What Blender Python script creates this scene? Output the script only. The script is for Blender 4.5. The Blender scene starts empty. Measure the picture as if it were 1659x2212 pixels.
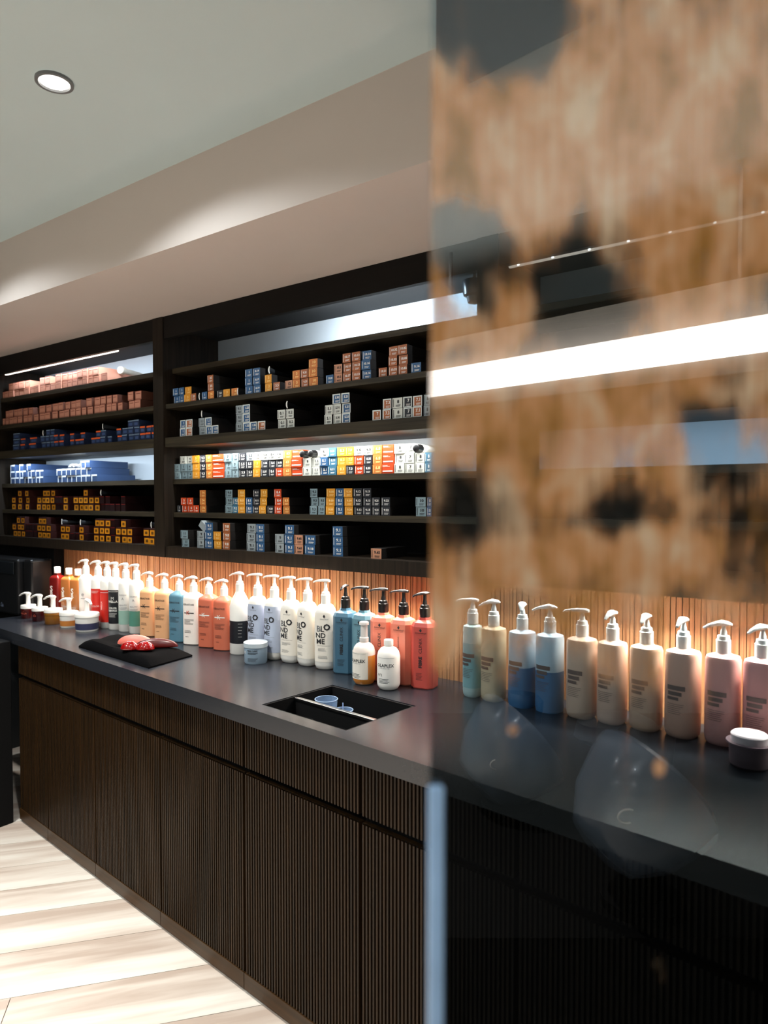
import bpy, bmesh, math, random
from mathutils import Vector, Matrix, Euler
random.seed(7)
S = bpy.context.scene
C = S.collection
PI = math.pi
R = math.radians

# ------------------------------------------------------------------ camera, world, exposure
F = 1500.0                      # focal length in pixels of a 1659 x 2212 frame
YAW = PI/2 - math.atan(2071/1500.0)
HZ, EYE = 1079.0, 1.52
PITCH = R(1.7)
cd = bpy.data.cameras.new('camera'); cam = bpy.data.objects.new('camera', cd); C.objects.link(cam)
cam.location = (0, 0, EYE)
cam.rotation_euler = (PI/2 - PITCH, 0, YAW)
cd.sensor_fit = 'VERTICAL'; cd.sensor_height = 24; cd.sensor_width = 24*1659/2212
cd.lens = F/2212*24
cd.shift_y = (HZ - (1106 - F*math.tan(PITCH)))/2212
cd.clip_start = 0.02
cd.dof.use_dof = True; cd.dof.focus_distance = 2.45; cd.dof.aperture_fstop = cd.lens/7.5
S.camera = cam
S.view_settings.view_transform = 'Standard'; S.view_settings.look = 'None'
S.view_settings.gamma = 1; S.view_settings.use_curve_mapping = False
S.view_settings.exposure = 0.0
w = bpy.data.worlds.new('world'); S.world = w; w.use_nodes = True
w.node_tree.nodes['Background'].inputs[0].default_value = (0.75, 0.85, 1, 1)
w.node_tree.nodes['Background'].inputs[1].default_value = 0.05

def area(name, loc, rot, sx, sy, power, col):
    l = bpy.data.lights.new(name, 'AREA'); l.shape = 'RECTANGLE'; l.size = sx; l.size_y = sy
    l.energy = power; l.color = col
    o = bpy.data.objects.new(name, l); C.objects.link(o); o.location = loc; o.rotation_euler = rot
    return o
def spot(loc, power, angle, blend, col, size=0.03):
    l = bpy.data.lights.new('downlight_lamp', 'SPOT'); l.energy = power; l.spot_size = R(angle); l.spot_blend = blend
    l.color = col; l.shadow_soft_size = size
    o = bpy.data.objects.new('downlight_lamp', l); C.objects.link(o); o.location = loc
    return o
WARM = (1.0, 0.93, 0.84); SCAL = (0.86, 0.95, 1.0); COOL = (0.74, 0.87, 1.0)
DOWNLIGHTS = [(-1.749, 0.973), (-2.93, 0.973), (-2.6, -0.3), (-1.2, -0.4), (0.45, -1.0), (-0.6, -1.7), (-2.6, -1.7)]
DOWN_POWER = [150, 150, 230, 260, 190, 170, 200]  # fourth and fifth are unseen lamps, placed and powered to light the stained glass
CEIL = 2.594
for (x, y), p in zip(DOWNLIGHTS, DOWN_POWER):
    o = spot((x, y, CEIL-0.012), p*0.13, 150, 0.30, SCAL)
    o.rotation_euler = (0, R(-4), 0)
    spot((x, y, CEIL-0.012), p*0.85, 95, 0.8, WARM)
# light strips inside the shelving, under it
area('strip_lamp', (-3.42, 1.99, 2.228), (R(30), 0, 0), 1.25, 0.02, 5, COOL)
area('strip_lamp', (-1.53, 1.99, 2.228), (R(58), 0, 0), 0.62, 0.02, 6.5, (0.84, 0.93, 1.0))
area('strip_lamp', (-3.42, 1.975, 1.748), (R(22), 0, 0), 1.35, 0.02, 7, COOL)
area('strip_lamp', (-1.78, 1.975, 1.748), (R(22), 0, 0), 1.35, 0.02, 5.5, (0.95, 0.95, 0.92))
area('strip_lamp', (-0.20, 1.975, 1.748), (R(22), 0, 0), 1.35, 0.02, 4, COOL)
area('strip_lamp', (-2.1, 1.958, 1.252), (R(-10), 0, 0), 2.95, 0.02, 21, (1.0, 0.86, 0.74)).data.spread = R(115)
area('strip_lamp', (0.0, 1.958, 1.252), (R(-10), 0, 0), 1.25, 0.02, 34, (1.0, 0.88, 0.74)).data.spread = R(115)

# ------------------------------------------------------------------ geometry of the place
cy_, sy_ = math.cos(YAW), math.sin(YAW)
def ray(px, py=HZ):
    X = (px-829.5)/F
    return (X*cy_ - sy_, X*sy_ + cy_, (HZ-py)/F)
def xat(px, Y):                       # x on the vertical plane y = Y
    d = ray(px); return d[0]*Y/d[1]
def onz(px, py, Z):
    d = ray(px, py); t = (Z-EYE)/d[2]; return (d[0]*t, d[1]*t)
def c2w(X, z):                        # camera-aligned plan coordinates to world
    return (X*cy_ - z*sy_, X*sy_ + z*cy_)
CS = -0.0985                          # worktop front runs y = 1.27 + CS*x
CA = math.atan(CS)
def cfront(px):
    d = ray(px); t = 1.27/(d[1] - CS*d[0]); return d[0]*t
TOP = 0.90
DEL = R(4.75); PX0, PZ0 = 0.0268, 0.40      # the glass partition: foot of its left edge, turned by DEL
def mirror(X, z):                     # plan reflection in the glass plane (camera-aligned coordinates)
    ux, uz = math.cos(DEL), math.sin(DEL)
    dx, dz = X-PX0, z-PZ0
    k = dx*ux + dz*uz
    return (PX0 + 2*k*ux - dx, PZ0 + 2*k*uz - dz)
def behind(px, py, zv):               # real point whose reflection shows at px, py at virtual depth zv
    X, z = mirror((px-829.5)/F*zv, zv)
    x, y = c2w(X, z)
    return Vector((x, y, EYE + (HZ-py)/F*zv))

# ------------------------------------------------------------------ materials
MC = {}
def srgb(c):
    return tuple(((v/255)/12.92 if v/255 <= 0.04045 else ((v/255+0.055)/1.055)**2.4) for v in c) + (1,)
def mat(name, col, rough=0.5, metal=0.0, emis=None, es=0, alpha=None, trans=0, coat=0, var=0.06, vs=40, bump=0, sss=0, spec=0.5):
    if name in MC: return MC[name]
    m = bpy.data.materials.new(name); m.use_nodes = True; nt = m.node_tree
    b = nt.nodes['Principled BSDF']
    c = srgb(col)
    b.inputs['Base Color'].default_value = c
    b.inputs['Roughness'].default_value = rough; b.inputs['Metallic'].default_value = metal
    b.inputs['Specular IOR Level'].default_value = spec
    if var or bump:
        tc = nt.nodes.new('ShaderNodeTexCoord'); n = nt.nodes.new('ShaderNodeTexNoise')
        n.inputs['Scale'].default_value = vs; n.inputs['Detail'].default_value = 3
        nt.links.new(tc.outputs['Object'], n.inputs['Vector'])
        mx = nt.nodes.new('ShaderNodeMix'); mx.data_type = 'RGBA'
        mx.inputs[6].default_value = tuple(v*(1-var) for v in c[:3])+(1,)
        mx.inputs[7].default_value = tuple(min(1, v*(1+var)) for v in c[:3])+(1,)
        nt.links.new(n.outputs['Fac'], mx.inputs[0]); nt.links.new(mx.outputs[2], b.inputs['Base Color'])
        if bump:
            bp = nt.nodes.new('ShaderNodeBump'); bp.inputs['Strength'].default_value = bump; bp.inputs['Distance'].default_value = 0.002
            nt.links.new(n.outputs['Fac'], bp.inputs['Height']); nt.links.new(bp.outputs[0], b.inputs['Normal'])
    if emis:
        b.inputs['Emission Color'].default_value = srgb(emis); b.inputs['Emission Strength'].default_value = es
    if trans: b.inputs['Transmission Weight'].default_value = trans
    if coat: b.inputs['Coat Weight'].default_value = coat
    if sss:
        b.inputs['Subsurface Weight'].default_value = sss; b.inputs['Subsurface Scale'].default_value = 0.02
    if alpha is not None: b.inputs['Alpha'].default_value = alpha
    MC[name] = m
    return m

def wood(name, c1, c2, rough=0.5, sx=60, sz=2.0, axis='z', bump=0.2):
    if name in MC: return MC[name]
    m = bpy.data.materials.new(name); m.use_nodes = True; nt = m.node_tree
    b = nt.nodes['Principled BSDF']; b.inputs['Roughness'].default_value = rough; b.inputs['Specular IOR Level'].default_value = 0.22
    tc = nt.nodes.new('ShaderNodeTexCoord'); mp = nt.nodes.new('ShaderNodeMapping')
    mp.inputs['Scale'].default_value = (sx, sx, sz) if axis == 'z' else (sz, sx, sx)
    n = nt.nodes.new('ShaderNodeTexNoise'); n.inputs['Scale'].default_value = 1; n.inputs['Detail'].default_value = 5
    n.inputs['Distortion'].default_value = 0.6
    r = nt.nodes.new('ShaderNodeValToRGB')
    r.color_ramp.elements[0].position = 0.3; r.color_ramp.elements[0].color = srgb(c1)
    r.color_ramp.elements[1].position = 0.7; r.color_ramp.elements[1].color = srgb(c2)
    nt.links.new(tc.outputs['Object'], mp.inputs[0]); nt.links.new(mp.outputs[0], n.inputs['Vector'])
    nt.links.new(n.outputs['Fac'], r.inputs[0]); nt.links.new(r.outputs[0], b.inputs['Base Color'])
    bp = nt.nodes.new('ShaderNodeBump'); bp.inputs['Strength'].default_value = bump; bp.inputs['Distance'].default_value = 0.001
    nt.links.new(n.outputs['Fac'], bp.inputs['Height']); nt.links.new(bp.outputs[0], b.inputs['Normal'])
    MC[name] = m
    return m

CEILM = mat('ceiling_paint', (200, 216, 218), 0.9, var=0.03, vs=3)
SOFFM = mat('soffit_paint', (210, 198, 190), 0.9, var=0.03, vs=3)
WALLM = mat('wall_paint', (150, 148, 142), 0.9, var=0.03, vs=3)
DWALL = mat('dark_wall_paint', (38, 40, 42), 0.8, var=0.1, vs=5)
DARKW = wood('dark_oak', (26, 20, 15), (44, 36, 27), 0.5, 70, 3)
SHELFW = wood('shelf_oak', (40, 36, 28), (68, 60, 46), 0.5, 60, 3, 'x')
FASC = wood('fascia_oak', (12, 11, 10), (19, 17, 15), 0.6, 60, 3, 'x')
DOORM = wood('door_oak', (25, 18, 9), (54, 35, 15), 0.45, 120, 2.5)
GROOVE = mat('groove_painted_shade', (15, 11, 7), 0.7, spec=0.2)  # groove floors coloured dark to paint the shade between the ribs
PLINTHM = wood('plinth_oak', (48, 34, 18), (70, 48, 26), 0.35, 50, 2, 'x')
COPPER = wood('reeded_oak', (128, 78, 48), (205, 150, 104), 0.45, 170, 2.5, bump=0.5)
BLACKIN = mat('shelf_interior_black', (9, 9, 9), 0.8)  # black also paints the shade on the unlit shelf backs
LITBACK = mat('shelf_back_painted_lit', (190, 198, 204), 0.5, var=0.02)  # pale only on strip-lit backs, so the light is put into the colour
TOPM = mat('worktop_stone', (34, 37, 43), 0.25, var=0.15, vs=90, bump=0.05, spec=0.58)
BLK = mat('black_plastic', (22, 22, 23), 0.28, var=0)
MBLK = mat('matt_black', (9, 9, 10), 0.8, spec=0.2)
CHR = mat('brushed_steel', (205, 205, 205), 0.22, 1.0, var=0)
WHT = mat('white_plastic', (240, 238, 232), 0.35, var=0, coat=0.2)
LED = mat('led_diffuser', (255, 255, 255), 0.4, emis=(255, 240, 225), es=5, var=0)
LEDC = mat('led_diffuser_cool', (255, 255, 255), 0.4, emis=(225, 238, 255), es=5, var=0)
INKD = mat('dark_ink', (36, 36, 40), 0.5, var=0)
INKG = mat('grey_ink', (120, 122, 126), 0.5, var=0)
INKW = mat('white_ink', (236, 234, 228), 0.5, var=0)
INKR = mat('red_ink', (206, 70, 40), 0.5, var=0)

# ------------------------------------------------------------------ helpers
def obj(name, bm, mats, parent=None, smooth=False, loc=None, rot=None):
    if isinstance(bm, bpy.types.Mesh): me = bm
    else:
        me = bpy.data.meshes.new(name); bm.normal_update(); bm.to_mesh(me); bm.free()
        for m in (mats if isinstance(mats, (list, tuple)) else [mats]): me.materials.append(m)
        if smooth:
            for p in me.polygons: p.use_smooth = True
            try: me.set_sharp_from_angle(angle=R(40))
            except Exception: pass
    o = bpy.data.objects.new(name, me); C.objects.link(o)
    if parent: o.parent = parent
    if loc: o.location = loc
    if rot: o.rotation_euler = rot
    return o
def tag(o, label, cat, group=None):
    o['label'] = label; o['category'] = cat
    if group: o['group'] = group
    return o
def thing(name, label, cat, loc=(0, 0, 0), rz=0, group=None):
    o = bpy.data.objects.new(name, None); C.objects.link(o); o.empty_display_size = 0.05
    o.location = loc; o.rotation_euler = (0, 0, rz)
    return tag(o, label, cat, group)
def struct(name, bm, m):
    o = obj(name, bm, m); o['kind'] = 'structure'; return o
def bx(bm, x0, x1, y0, y1, z0, z1, mi=0, bev=0):
    vs = [bm.verts.new(p) for p in [(x0,y0,z0),(x1,y0,z0),(x1,y1,z0),(x0,y1,z0),(x0,y0,z1),(x1,y0,z1),(x1,y1,z1),(x0,y1,z1)]]
    fs = [bm.faces.new([vs[i] for i in f]) for f in [(0,3,2,1),(4,5,6,7),(0,1,5,4),(1,2,6,5),(2,3,7,6),(3,0,4,7)]]
    for f in fs: f.material_index = mi
    if bev:
        es = list({e for f in fs for e in f.edges})
        bmesh.ops.bevel(bm, geom=es, offset=bev, segments=2, affect='EDGES', profile=0.5)
    return bm
def box(x0, x1, y0, y1, z0, z1, bev=0):
    return bx(bmesh.new(), x0, x1, y0, y1, z0, z1, 0, bev)
def section(kind, rx, ry, n, p=2.0, ch=0.3):
    pts = []
    if kind == 'hex':        # rectangle with chamfered corners
        c = ch*min(rx, ry)*2
        pts = [(rx-c, -ry), (rx, -ry+c), (rx, ry-c), (rx-c, ry), (-rx+c, ry), (-rx, ry-c), (-rx, -ry+c), (-rx+c, -ry)]
        return pts
    for i in range(n):
        a = 2*PI*i/n; ca, sa = math.cos(a), math.sin(a)
        pts.append((rx*math.copysign(abs(ca)**(2/p), ca), ry*math.copysign(abs(sa)**(2/p), sa)))
    return pts
def loft(bm, prof, n=28, kind='s', p=2.0, ch=0.3, cap=True, mi=0, cx=0, cy=0):
    rings = []
    for q in prof:
        z, rx, ry = q[0], q[1], (q[2] if len(q) > 2 else q[1])
        pp = q[3] if len(q) > 3 else p
        rings.append([bm.verts.new((cx+x, cy+y, z)) for x, y in section(kind, max(rx, 1e-4), max(ry, 1e-4), n, pp, ch)])
    m = len(rings[0])
    for a, b in zip(rings, rings[1:]):
        for i in range(m):
            f = bm.faces.new([a[i], a[(i+1) % m], b[(i+1) % m], b[i]]); f.material_index = mi
    if cap:
        f = bm.faces.new(rings[0][::-1]); f.material_index = mi
        f = bm.faces.new(rings[-1]); f.material_index = mi
    return bm
def sweep(bm, pts, n=10, up=Vector((0, 0, 1)), mi=0):     # pts: (Vector, half width, half height)
    rings = []
    for i, (p, a, b) in enumerate(pts):
        p = Vector(p)
        d = (Vector(pts[min(i+1, len(pts)-1)][0]) - Vector(pts[max(i-1, 0)][0])).normalized()
        s = d.cross(up)
        if s.length < 1e-3: s = Vector((0, 1, 0))
        s.normalize(); u = s.cross(d).normalized()
        rings.append([bm.verts.new(p + s*a*math.cos(2*PI*k/n) + u*b*math.sin(2*PI*k/n)) for k in range(n)])
    for a, b in zip(rings, rings[1:]):
        for i in range(n):
            f = bm.faces.new([a[i], a[(i+1) % n], b[(i+1) % n], b[i]]); f.material_index = mi
    bm.faces.new(rings[0][::-1]).material_index = mi; bm.faces.new(rings[-1]).material_index = mi
    bmesh.ops.recalc_face_normals(bm, faces=bm.faces)
    return bm
TC = {}
def glyphs(s, size, bold=0):           # text as flat triangles, centred, in the x-z plane
    k = (s, size, bold)
    if k not in TC:
        c = bpy.data.curves.new('t', 'FONT'); c.body = s; c.size = size; c.resolution_u = 2; c.offset = bold
        c.align_x = 'CENTER'; c.align_y = 'CENTER'
        o = bpy.data.objects.new('t', c); C.objects.link(o)
        dg = bpy.context.evaluated_depsgraph_get()
        me = bpy.data.meshes.new_from_object(o.evaluated_get(dg))
        TC[k] = ([(v.co.x, v.co.y) for v in me.vertices], [tuple(p.vertices) for p in me.polygons])
        bpy.data.objects.remove(o); bpy.data.meshes.remove(me); bpy.data.curves.remove(c)
    return TC[k]
def printing(items, surf):             # items: ('t', text, size, x, z, vertical, mi, bold) or ('r', x0, x1, z0, z1, mi)
    bm = bmesh.new()
    for it in items:
        if it[0] == 't':
            _, s, size, x, z, vert, mi, bold = it
            vs, fs = glyphs(s, size, bold)
            V = []
            for a, b in vs:
                if vert: a, b = -b, a
                V.append(bm.verts.new(surf(x+a, z+b)))
            for f in fs:
                try: bm.faces.new([V[i] for i in f]).material_index = mi
                except Exception: pass
        else:
            _, x0, x1, z0, z1, mi = it
            n = max(1, int(abs(x1-x0)/0.006)); prev = None
            for i in range(n+1):
                x = x0 + (x1-x0)*i/n
                cur = (bm.verts.new(surf(x, z0)), bm.verts.new(surf(x, z1)))
                if prev: bm.faces.new([prev[0], cur[0], cur[1], prev[1]]).material_index = mi
                prev = cur
    return bm
def fine(x0, x1, z, n, mi=0, h=0.0011, step=0.0042, seed=0):      # lines of small print
    rr = random.Random(seed); out = []
    for i in range(n):
        out.append(('r', x0, x0 + (x1-x0)*rr.uniform(0.6, 1), z-i*step, z-i*step-h, mi))
    return out
def surf_oval(rx, ry, p, off=0.0007):
    def f(x, z):
        t = max(0.0, 1-abs(min(abs(x)/rx, 0.999))**p)
        return Vector((x, -ry*t**(1/p)-off, z))
    return f
def surf_cyl(r, off=0.0007):
    return lambda x, z: Vector(((r+off)*math.sin(x/r), -(r+off)*math.cos(x/r), z))

# ------------------------------------------------------------------ the room
XL, XR, YB, YF = -4.30, 3.0, 2.32, -2.6
OUTX = 2.35
struct('ceiling', box(XL, XR, YF, 1.437, CEIL, CEIL+0.1), CEILM)
struct('trim_1', box(XL, XR, 1.437, YB, 2.335, CEIL+0.1), SOFFM)          # dropped soffit over the shelving
struct('wall_back', box(XL, XR, YB, YB+0.1, 0, CEIL), DWALL)
struct('wall_left', box(XL-0.1, XL, YF, YB, 0, CEIL), DWALL)
struct('wall_right', box(XR, XR+0.1, YF, YB, 0, CEIL), WALLM)
struct('wall_front', box(XL, XR, YF-0.1, YF, 0, CEIL), WALLM)
# floor: pale planks laid at an angle, each a part
fl = struct('floor', box(XL, XR, YF, YB, -0.06, -0.012), mat('subfloor', (120, 110, 98), 0.9))
def plankmat():
    m = bpy.data.materials.new('pale_plank'); m.use_nodes = True; nt = m.node_tree; b = nt.nodes['Principled BSDF']
    b.inputs['Roughness'].default_value = 0.38
    tc = nt.nodes.new('ShaderNodeTexCoord'); oi = nt.nodes.new('ShaderNodeObjectInfo')
    ad = nt.nodes.new('ShaderNodeVectorMath'); ad.operation = 'ADD'
    nt.links.new(tc.outputs['Object'], ad.inputs[0])
    sc = nt.nodes.new('ShaderNodeMath'); sc.operation = 'MULTIPLY'; sc.inputs[1].default_value = 37
    nt.links.new(oi.outputs['Random'], sc.inputs[0]); nt.links.new(sc.outputs[0], ad.inputs[1])
    mp = nt.nodes.new('ShaderNodeMapping'); mp.inputs['Scale'].default_value = (1.3, 15, 1)
    nt.links.new(ad.outputs[0], mp.inputs[0])
    n = nt.nodes.new('ShaderNodeTexNoise'); n.inputs['Scale'].default_value = 1.2; n.inputs['Detail'].default_value = 6; n.inputs['Distortion'].default_value = 0.5
    nt.links.new(mp.outputs[0], n.inputs['Vector'])
    # each board darkens toward one long side
    sp = nt.nodes.new('ShaderNodeSeparateXYZ'); nt.links.new(tc.outputs['Object'], sp.inputs[0])
    mr = nt.nodes.new('ShaderNodeMapRange'); mr.inputs[1].default_value = 0.03; mr.inputs[2].default_value = 0.2; mr.inputs[3].default_value = 0.0; mr.inputs[4].default_value = 0.30
    nt.links.new(sp.outputs[1], mr.inputs[0])
    a2 = nt.nodes.new('ShaderNodeMath'); a2.operation = 'SUBTRACT'; nt.links.new(n.outputs['Fac'], a2.inputs[0]); nt.links.new(mr.outputs[0], a2.inputs[1])
    r = nt.nodes.new('ShaderNodeValToRGB'); e = r.color_ramp.elements
    e[0].position = 0.12; e[0].color = srgb((186, 170, 158)); e[1].position = 0.55; e[1].color = srgb((230, 226, 218))
    k = e.new(0.35); k.color = srgb((214, 204, 194))
    nt.links.new(a2.outputs[0], r.inputs[0]); nt.links.new(r.outputs[0], b.inputs['Base Color'])
    return m
PL = plankmat()
DA = R(51); dx, dy = math.cos(DA), math.sin(DA); nx, ny = dy, -dx      # board direction and its normal
offs = [-3.351, -3.135, -2.95, -2.768, -2.535, -2.30]
lo = offs[0]; hi = offs[-1]
while lo > -4.9: lo -= 0.225; offs.insert(0, lo)
while hi < 1.9: hi += 0.23; offs.append(hi)
def clip_rect(poly, x0, x1, y0, y1):
    def cl(P, ins, inter):
        out = []
        for i in range(len(P)):
            a, b = P[i-1], P[i]
            if ins(b):
                if not ins(a): out.append(inter(a, b))
                out.append(b)
            elif ins(a): out.append(inter(a, b))
        return out
    def ix(v): return lambda a, b: (v, a[1]+(b[1]-a[1])*(v-a[0])/(b[0]-a[0]))
    def iy(v): return lambda a, b: (a[0]+(b[0]-a[0])*(v-a[1])/(b[1]-a[1]), v)
    for ins, it in ((lambda p: p[0] >= x0, ix(x0)), (lambda p: p[0] <= x1, ix(x1)), (lambda p: p[1] >= y0, iy(y0)), (lambda p: p[1] <= y1, iy(y1))):
        if poly: poly = cl(poly, ins, it)
    return poly
for i in range(len(offs)-1):
    a, b = offs[i], offs[i+1]
    s = -6.7 + (i % 3)*0.3
    if abs(a+2.30) < 0.01: s = -0.56-4.8
    while s < 4.0:
        L = 2.4; g = 0.0012
        q = [(u, v) for u, v in ((s+g, a+g), (s+L-g, a+g), (s+L-g, b-g), (s+g, b-g))]
        P = [(u*dx+v*nx, u*dy+v*ny) for u, v in q]
        P = clip_rect(P, XL, XR, YF, YB)
        if len(P) >= 3:
            bm = bmesh.new()
            loc = Vector((s*dx+a*nx, s*dy+a*ny, 0)); inv = Matrix.Rotation(-DA, 4, 'Z')
            low = []; top = []
            for p in P:
                v = inv @ (Vector((p[0], p[1], 0))-loc)
                low.append(bm.verts.new((v.x, v.y+(b-a), -0.012))); top.append(bm.verts.new((v.x, v.y+(b-a), 0)))
            bm.faces.new(top); bm.faces.new(low[::-1])
            for k in range(len(P)): bm.faces.new([low[k-1], low[k], top[k], top[k-1]])
            bmesh.ops.recalc_face_normals(bm, faces=bm.faces)
            off = Matrix.Rotation(DA, 4, 'Z') @ Vector((0, -(b-a), 0))
            obj('plank', bm, PL, fl, loc=loc+off, rot=(0, 0, DA))
        s += L

# ------------------------------------------------------------------ shelving units
Z0T, Z1, Z2, Z3, Z3B, Z4, Z5, ZU, ZUB = 2.237, 2.11, 1.946, 1.797, 1.755, 1.612, 1.462, 1.31, 1.26
YU, REC, YBK = 1.95, 1.995, 2.27
BAYS = [(-4.22, -2.70, 'left'), (-2.626, -1.05, 'middle'), (-0.976, 0.60, 'right')]
def shelf_unit(x0, x1, side, label):
    t = thing('shelf_unit', label, 'shelving', (x0, YU, ZUB))
    def P(name, bm, m, lab=None):
        bm.transform(Matrix.Translation((-x0, -YU, -ZUB)))
        o = obj(name, bm, m, t)
        if lab: o['label'] = lab
        return o
    e = 0.002
    P('fascia', box(x0, x1-e, YU, YU+0.022, Z0T, 2.334), FASC)
    P('top_panel', box(x0, x1-e, YU+0.022, YBK, Z0T+0.045, 2.334), BLACKIN)
    for z, th, y0 in ((Z1, 0.022, REC), (Z2, 0.02, YU+0.008), (Z4, 0.022, REC), (Z5, 0.022, REC)):
        P('shelf', box(x0, x1-e, y0, YBK-0.01, z-th, z), SHELFW)
    P('thick_shelf', box(x0, x1-e, YU+0.004, YBK-0.01, Z3B, Z3), SHELFW)
    P('bottom_panel', box(x0, x1-e, YU, YBK-0.01, ZUB, ZU), DARKW)
    P('upright', box(x1, x1+0.074-e, YU-0.004, YBK, ZUB, 2.334), DARKW)
    if side == 'left': P('upright', box(x0-0.05, x0-e, YU-0.004, YBK, ZUB, 2.334), DARKW)
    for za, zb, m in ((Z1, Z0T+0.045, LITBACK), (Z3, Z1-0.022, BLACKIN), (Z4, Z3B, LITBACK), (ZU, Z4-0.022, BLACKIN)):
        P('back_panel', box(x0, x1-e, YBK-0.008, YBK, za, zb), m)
    if side == 'left':
        P('light_strip', box(x0+0.1, x1-0.32, YU+0.024, YU+0.034, Z0T-0.002, Z0T+0.006), LED, 'thin glowing light strip')
    if side == 'right':
        P('light_strip', box(x0+0.02, x1-0.02, YU+0.024, YU+0.034, Z0T-0.004, Z0T+0.004), mat('dim_strip', (200, 190, 180), 0.4, emis=(255, 225, 200), es=0.7, var=0), 'thin light strip with small bright dots')
        bm = bmesh.new()
        for k in range(14): bx(bm, x0+0.05+k*0.11, x0+0.056+k*0.11, YU+0.02, YU+0.024, Z0T-0.004, Z0T+0.002)
        P('led_dot', bm, LED)['kind'] = 'stuff'
    return t
shelf_unit(BAYS[0][0], BAYS[0][1], 'left', 'dark oak wall shelving bay at left holding pink and orange cartons')
shelf_unit(BAYS[1][0], BAYS[1][1], 'middle', 'dark oak wall shelving bay beside the glass holding mixed coloured cartons')
shelf_unit(BAYS[2][0], BAYS[2][1], 'right', 'dark oak wall shelving bay seen dimly through the patinated glass')

# reeded wood splashback between shelving and worktop
bm = bmesh.new()
x = -3.66; rr = random.Random(3)
while x < 1.0:
    wd = rr.uniform(0.012, 0.022); d = rr.uniform(0.003, 0.008)
    bx(bm, x, x+wd-0.0025, 2.06-d, 2.07, TOP, ZUB); x += wd
bx(bm, -3.66, 1.0, 2.066, 2.30, TOP, ZUB)
tag(obj('splashback', bm, COPPER), 'warm brown reeded wood splashback behind the bottles', 'wall panel')
tag(obj('wall_panel', box(-4.28, -3.665, 2.0, 2.3, TOP, ZUB-0.002), MBLK), 'matt black panel under left shelving, behind the black machine', 'wall panel')

# ------------------------------------------------------------------ worktop and base cabinets (own frame along the slightly angled front)
CO = Vector((0, 1.27, 0)); CR = (0, 0, CA)
def cl(x, y):                         # world plan point -> cabinet frame (u along front, v into the wall)
    p = Matrix.Rotation(-CA, 4, 'Z') @ (Vector((x, y, 0))-CO); return p.x, p.y
def cw(u, v, z=0):
    p = Matrix.Rotation(CA, 4, 'Z') @ Vector((u, v, z)) + CO; return p
tr = [cl(*onz(*p, TOP)) for p in ((565, 1527), (718, 1480), (895, 1530), (748, 1582))]
TU0, TU1 = (tr[0][0]+tr[1][0])/2, (tr[2][0]+tr[3][0])/2
TV0, TV1 = (tr[0][1]+tr[3][1])/2, (tr[1][1]+tr[2][1])/2
# worktop with the cut-out
UA, UB = cl(-3.75, 1.6394)[0], cl(1.2, 1.152)[0]
bm = bmesh.new()
def wt(us, z):
    return bm.verts.new(Vector((us[0], us[1], z)))
backL = cl(-3.75, 2.056); backR = cl(1.2, 2.056)
outer = [(UA, 0), (TU0, 0), (TU1, 0), (UB, 0), backR, backL]
def backv(u):                         # wall line in the cabinet frame
    t = (u-backL[0])/(backR[0]-backL[0]); return backL[1]+t*(backR[1]-backL[1])
ring = {}
def V(u, v, z):
    k = (round(u, 5), round(v, 5), round(z, 5))
    if k not in ring: ring[k] = bm.verts.new((u, v, z))
    return ring[k]
cols = [UA, TU0, TU1, UB]
for z, flip in ((TOP, False), (TOP-0.053, True)):
    for i in range(3):
        a, b = cols[i], cols[i+1]
        aa, bb = (backL[0] if i == 0 else a), (backR[0] if i == 2 else b)
        q = []
        bands = [(0, TV0), (TV1, None)] if i == 1 else [(0, TV0), (TV0, TV1), (TV1, None)]
        for v0, v1 in bands:
            f = [V(a, v0, z), V(b, v0, z), V(bb if v1 is None else b, backv(bb) if v1 is None else v1, z), V(aa if v1 is None else a, backv(aa) if v1 is None else v1, z)]
            bm.faces.new(f[::-1] if flip else f)
bm.normal_update()
bmesh.ops.holes_fill(bm, edges=[])
be = [e for e in bm.edges if len(e.link_faces) == 1 and e.verts[0].co.z > TOP-0.01]
for e in be:
    a, b = e.verts
    bm.faces.new([a, b, V(b.co.x, b.co.y, TOP-0.053), V(a.co.x, a.co.y, TOP-0.053)])
bmesh.ops.recalc_face_normals(bm, faces=bm.faces)
wtop = tag(obj('worktop', bm, TOPM, loc=CO, rot=CR), 'long dark grey stone worktop with a square cut-out', 'worktop')

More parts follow.
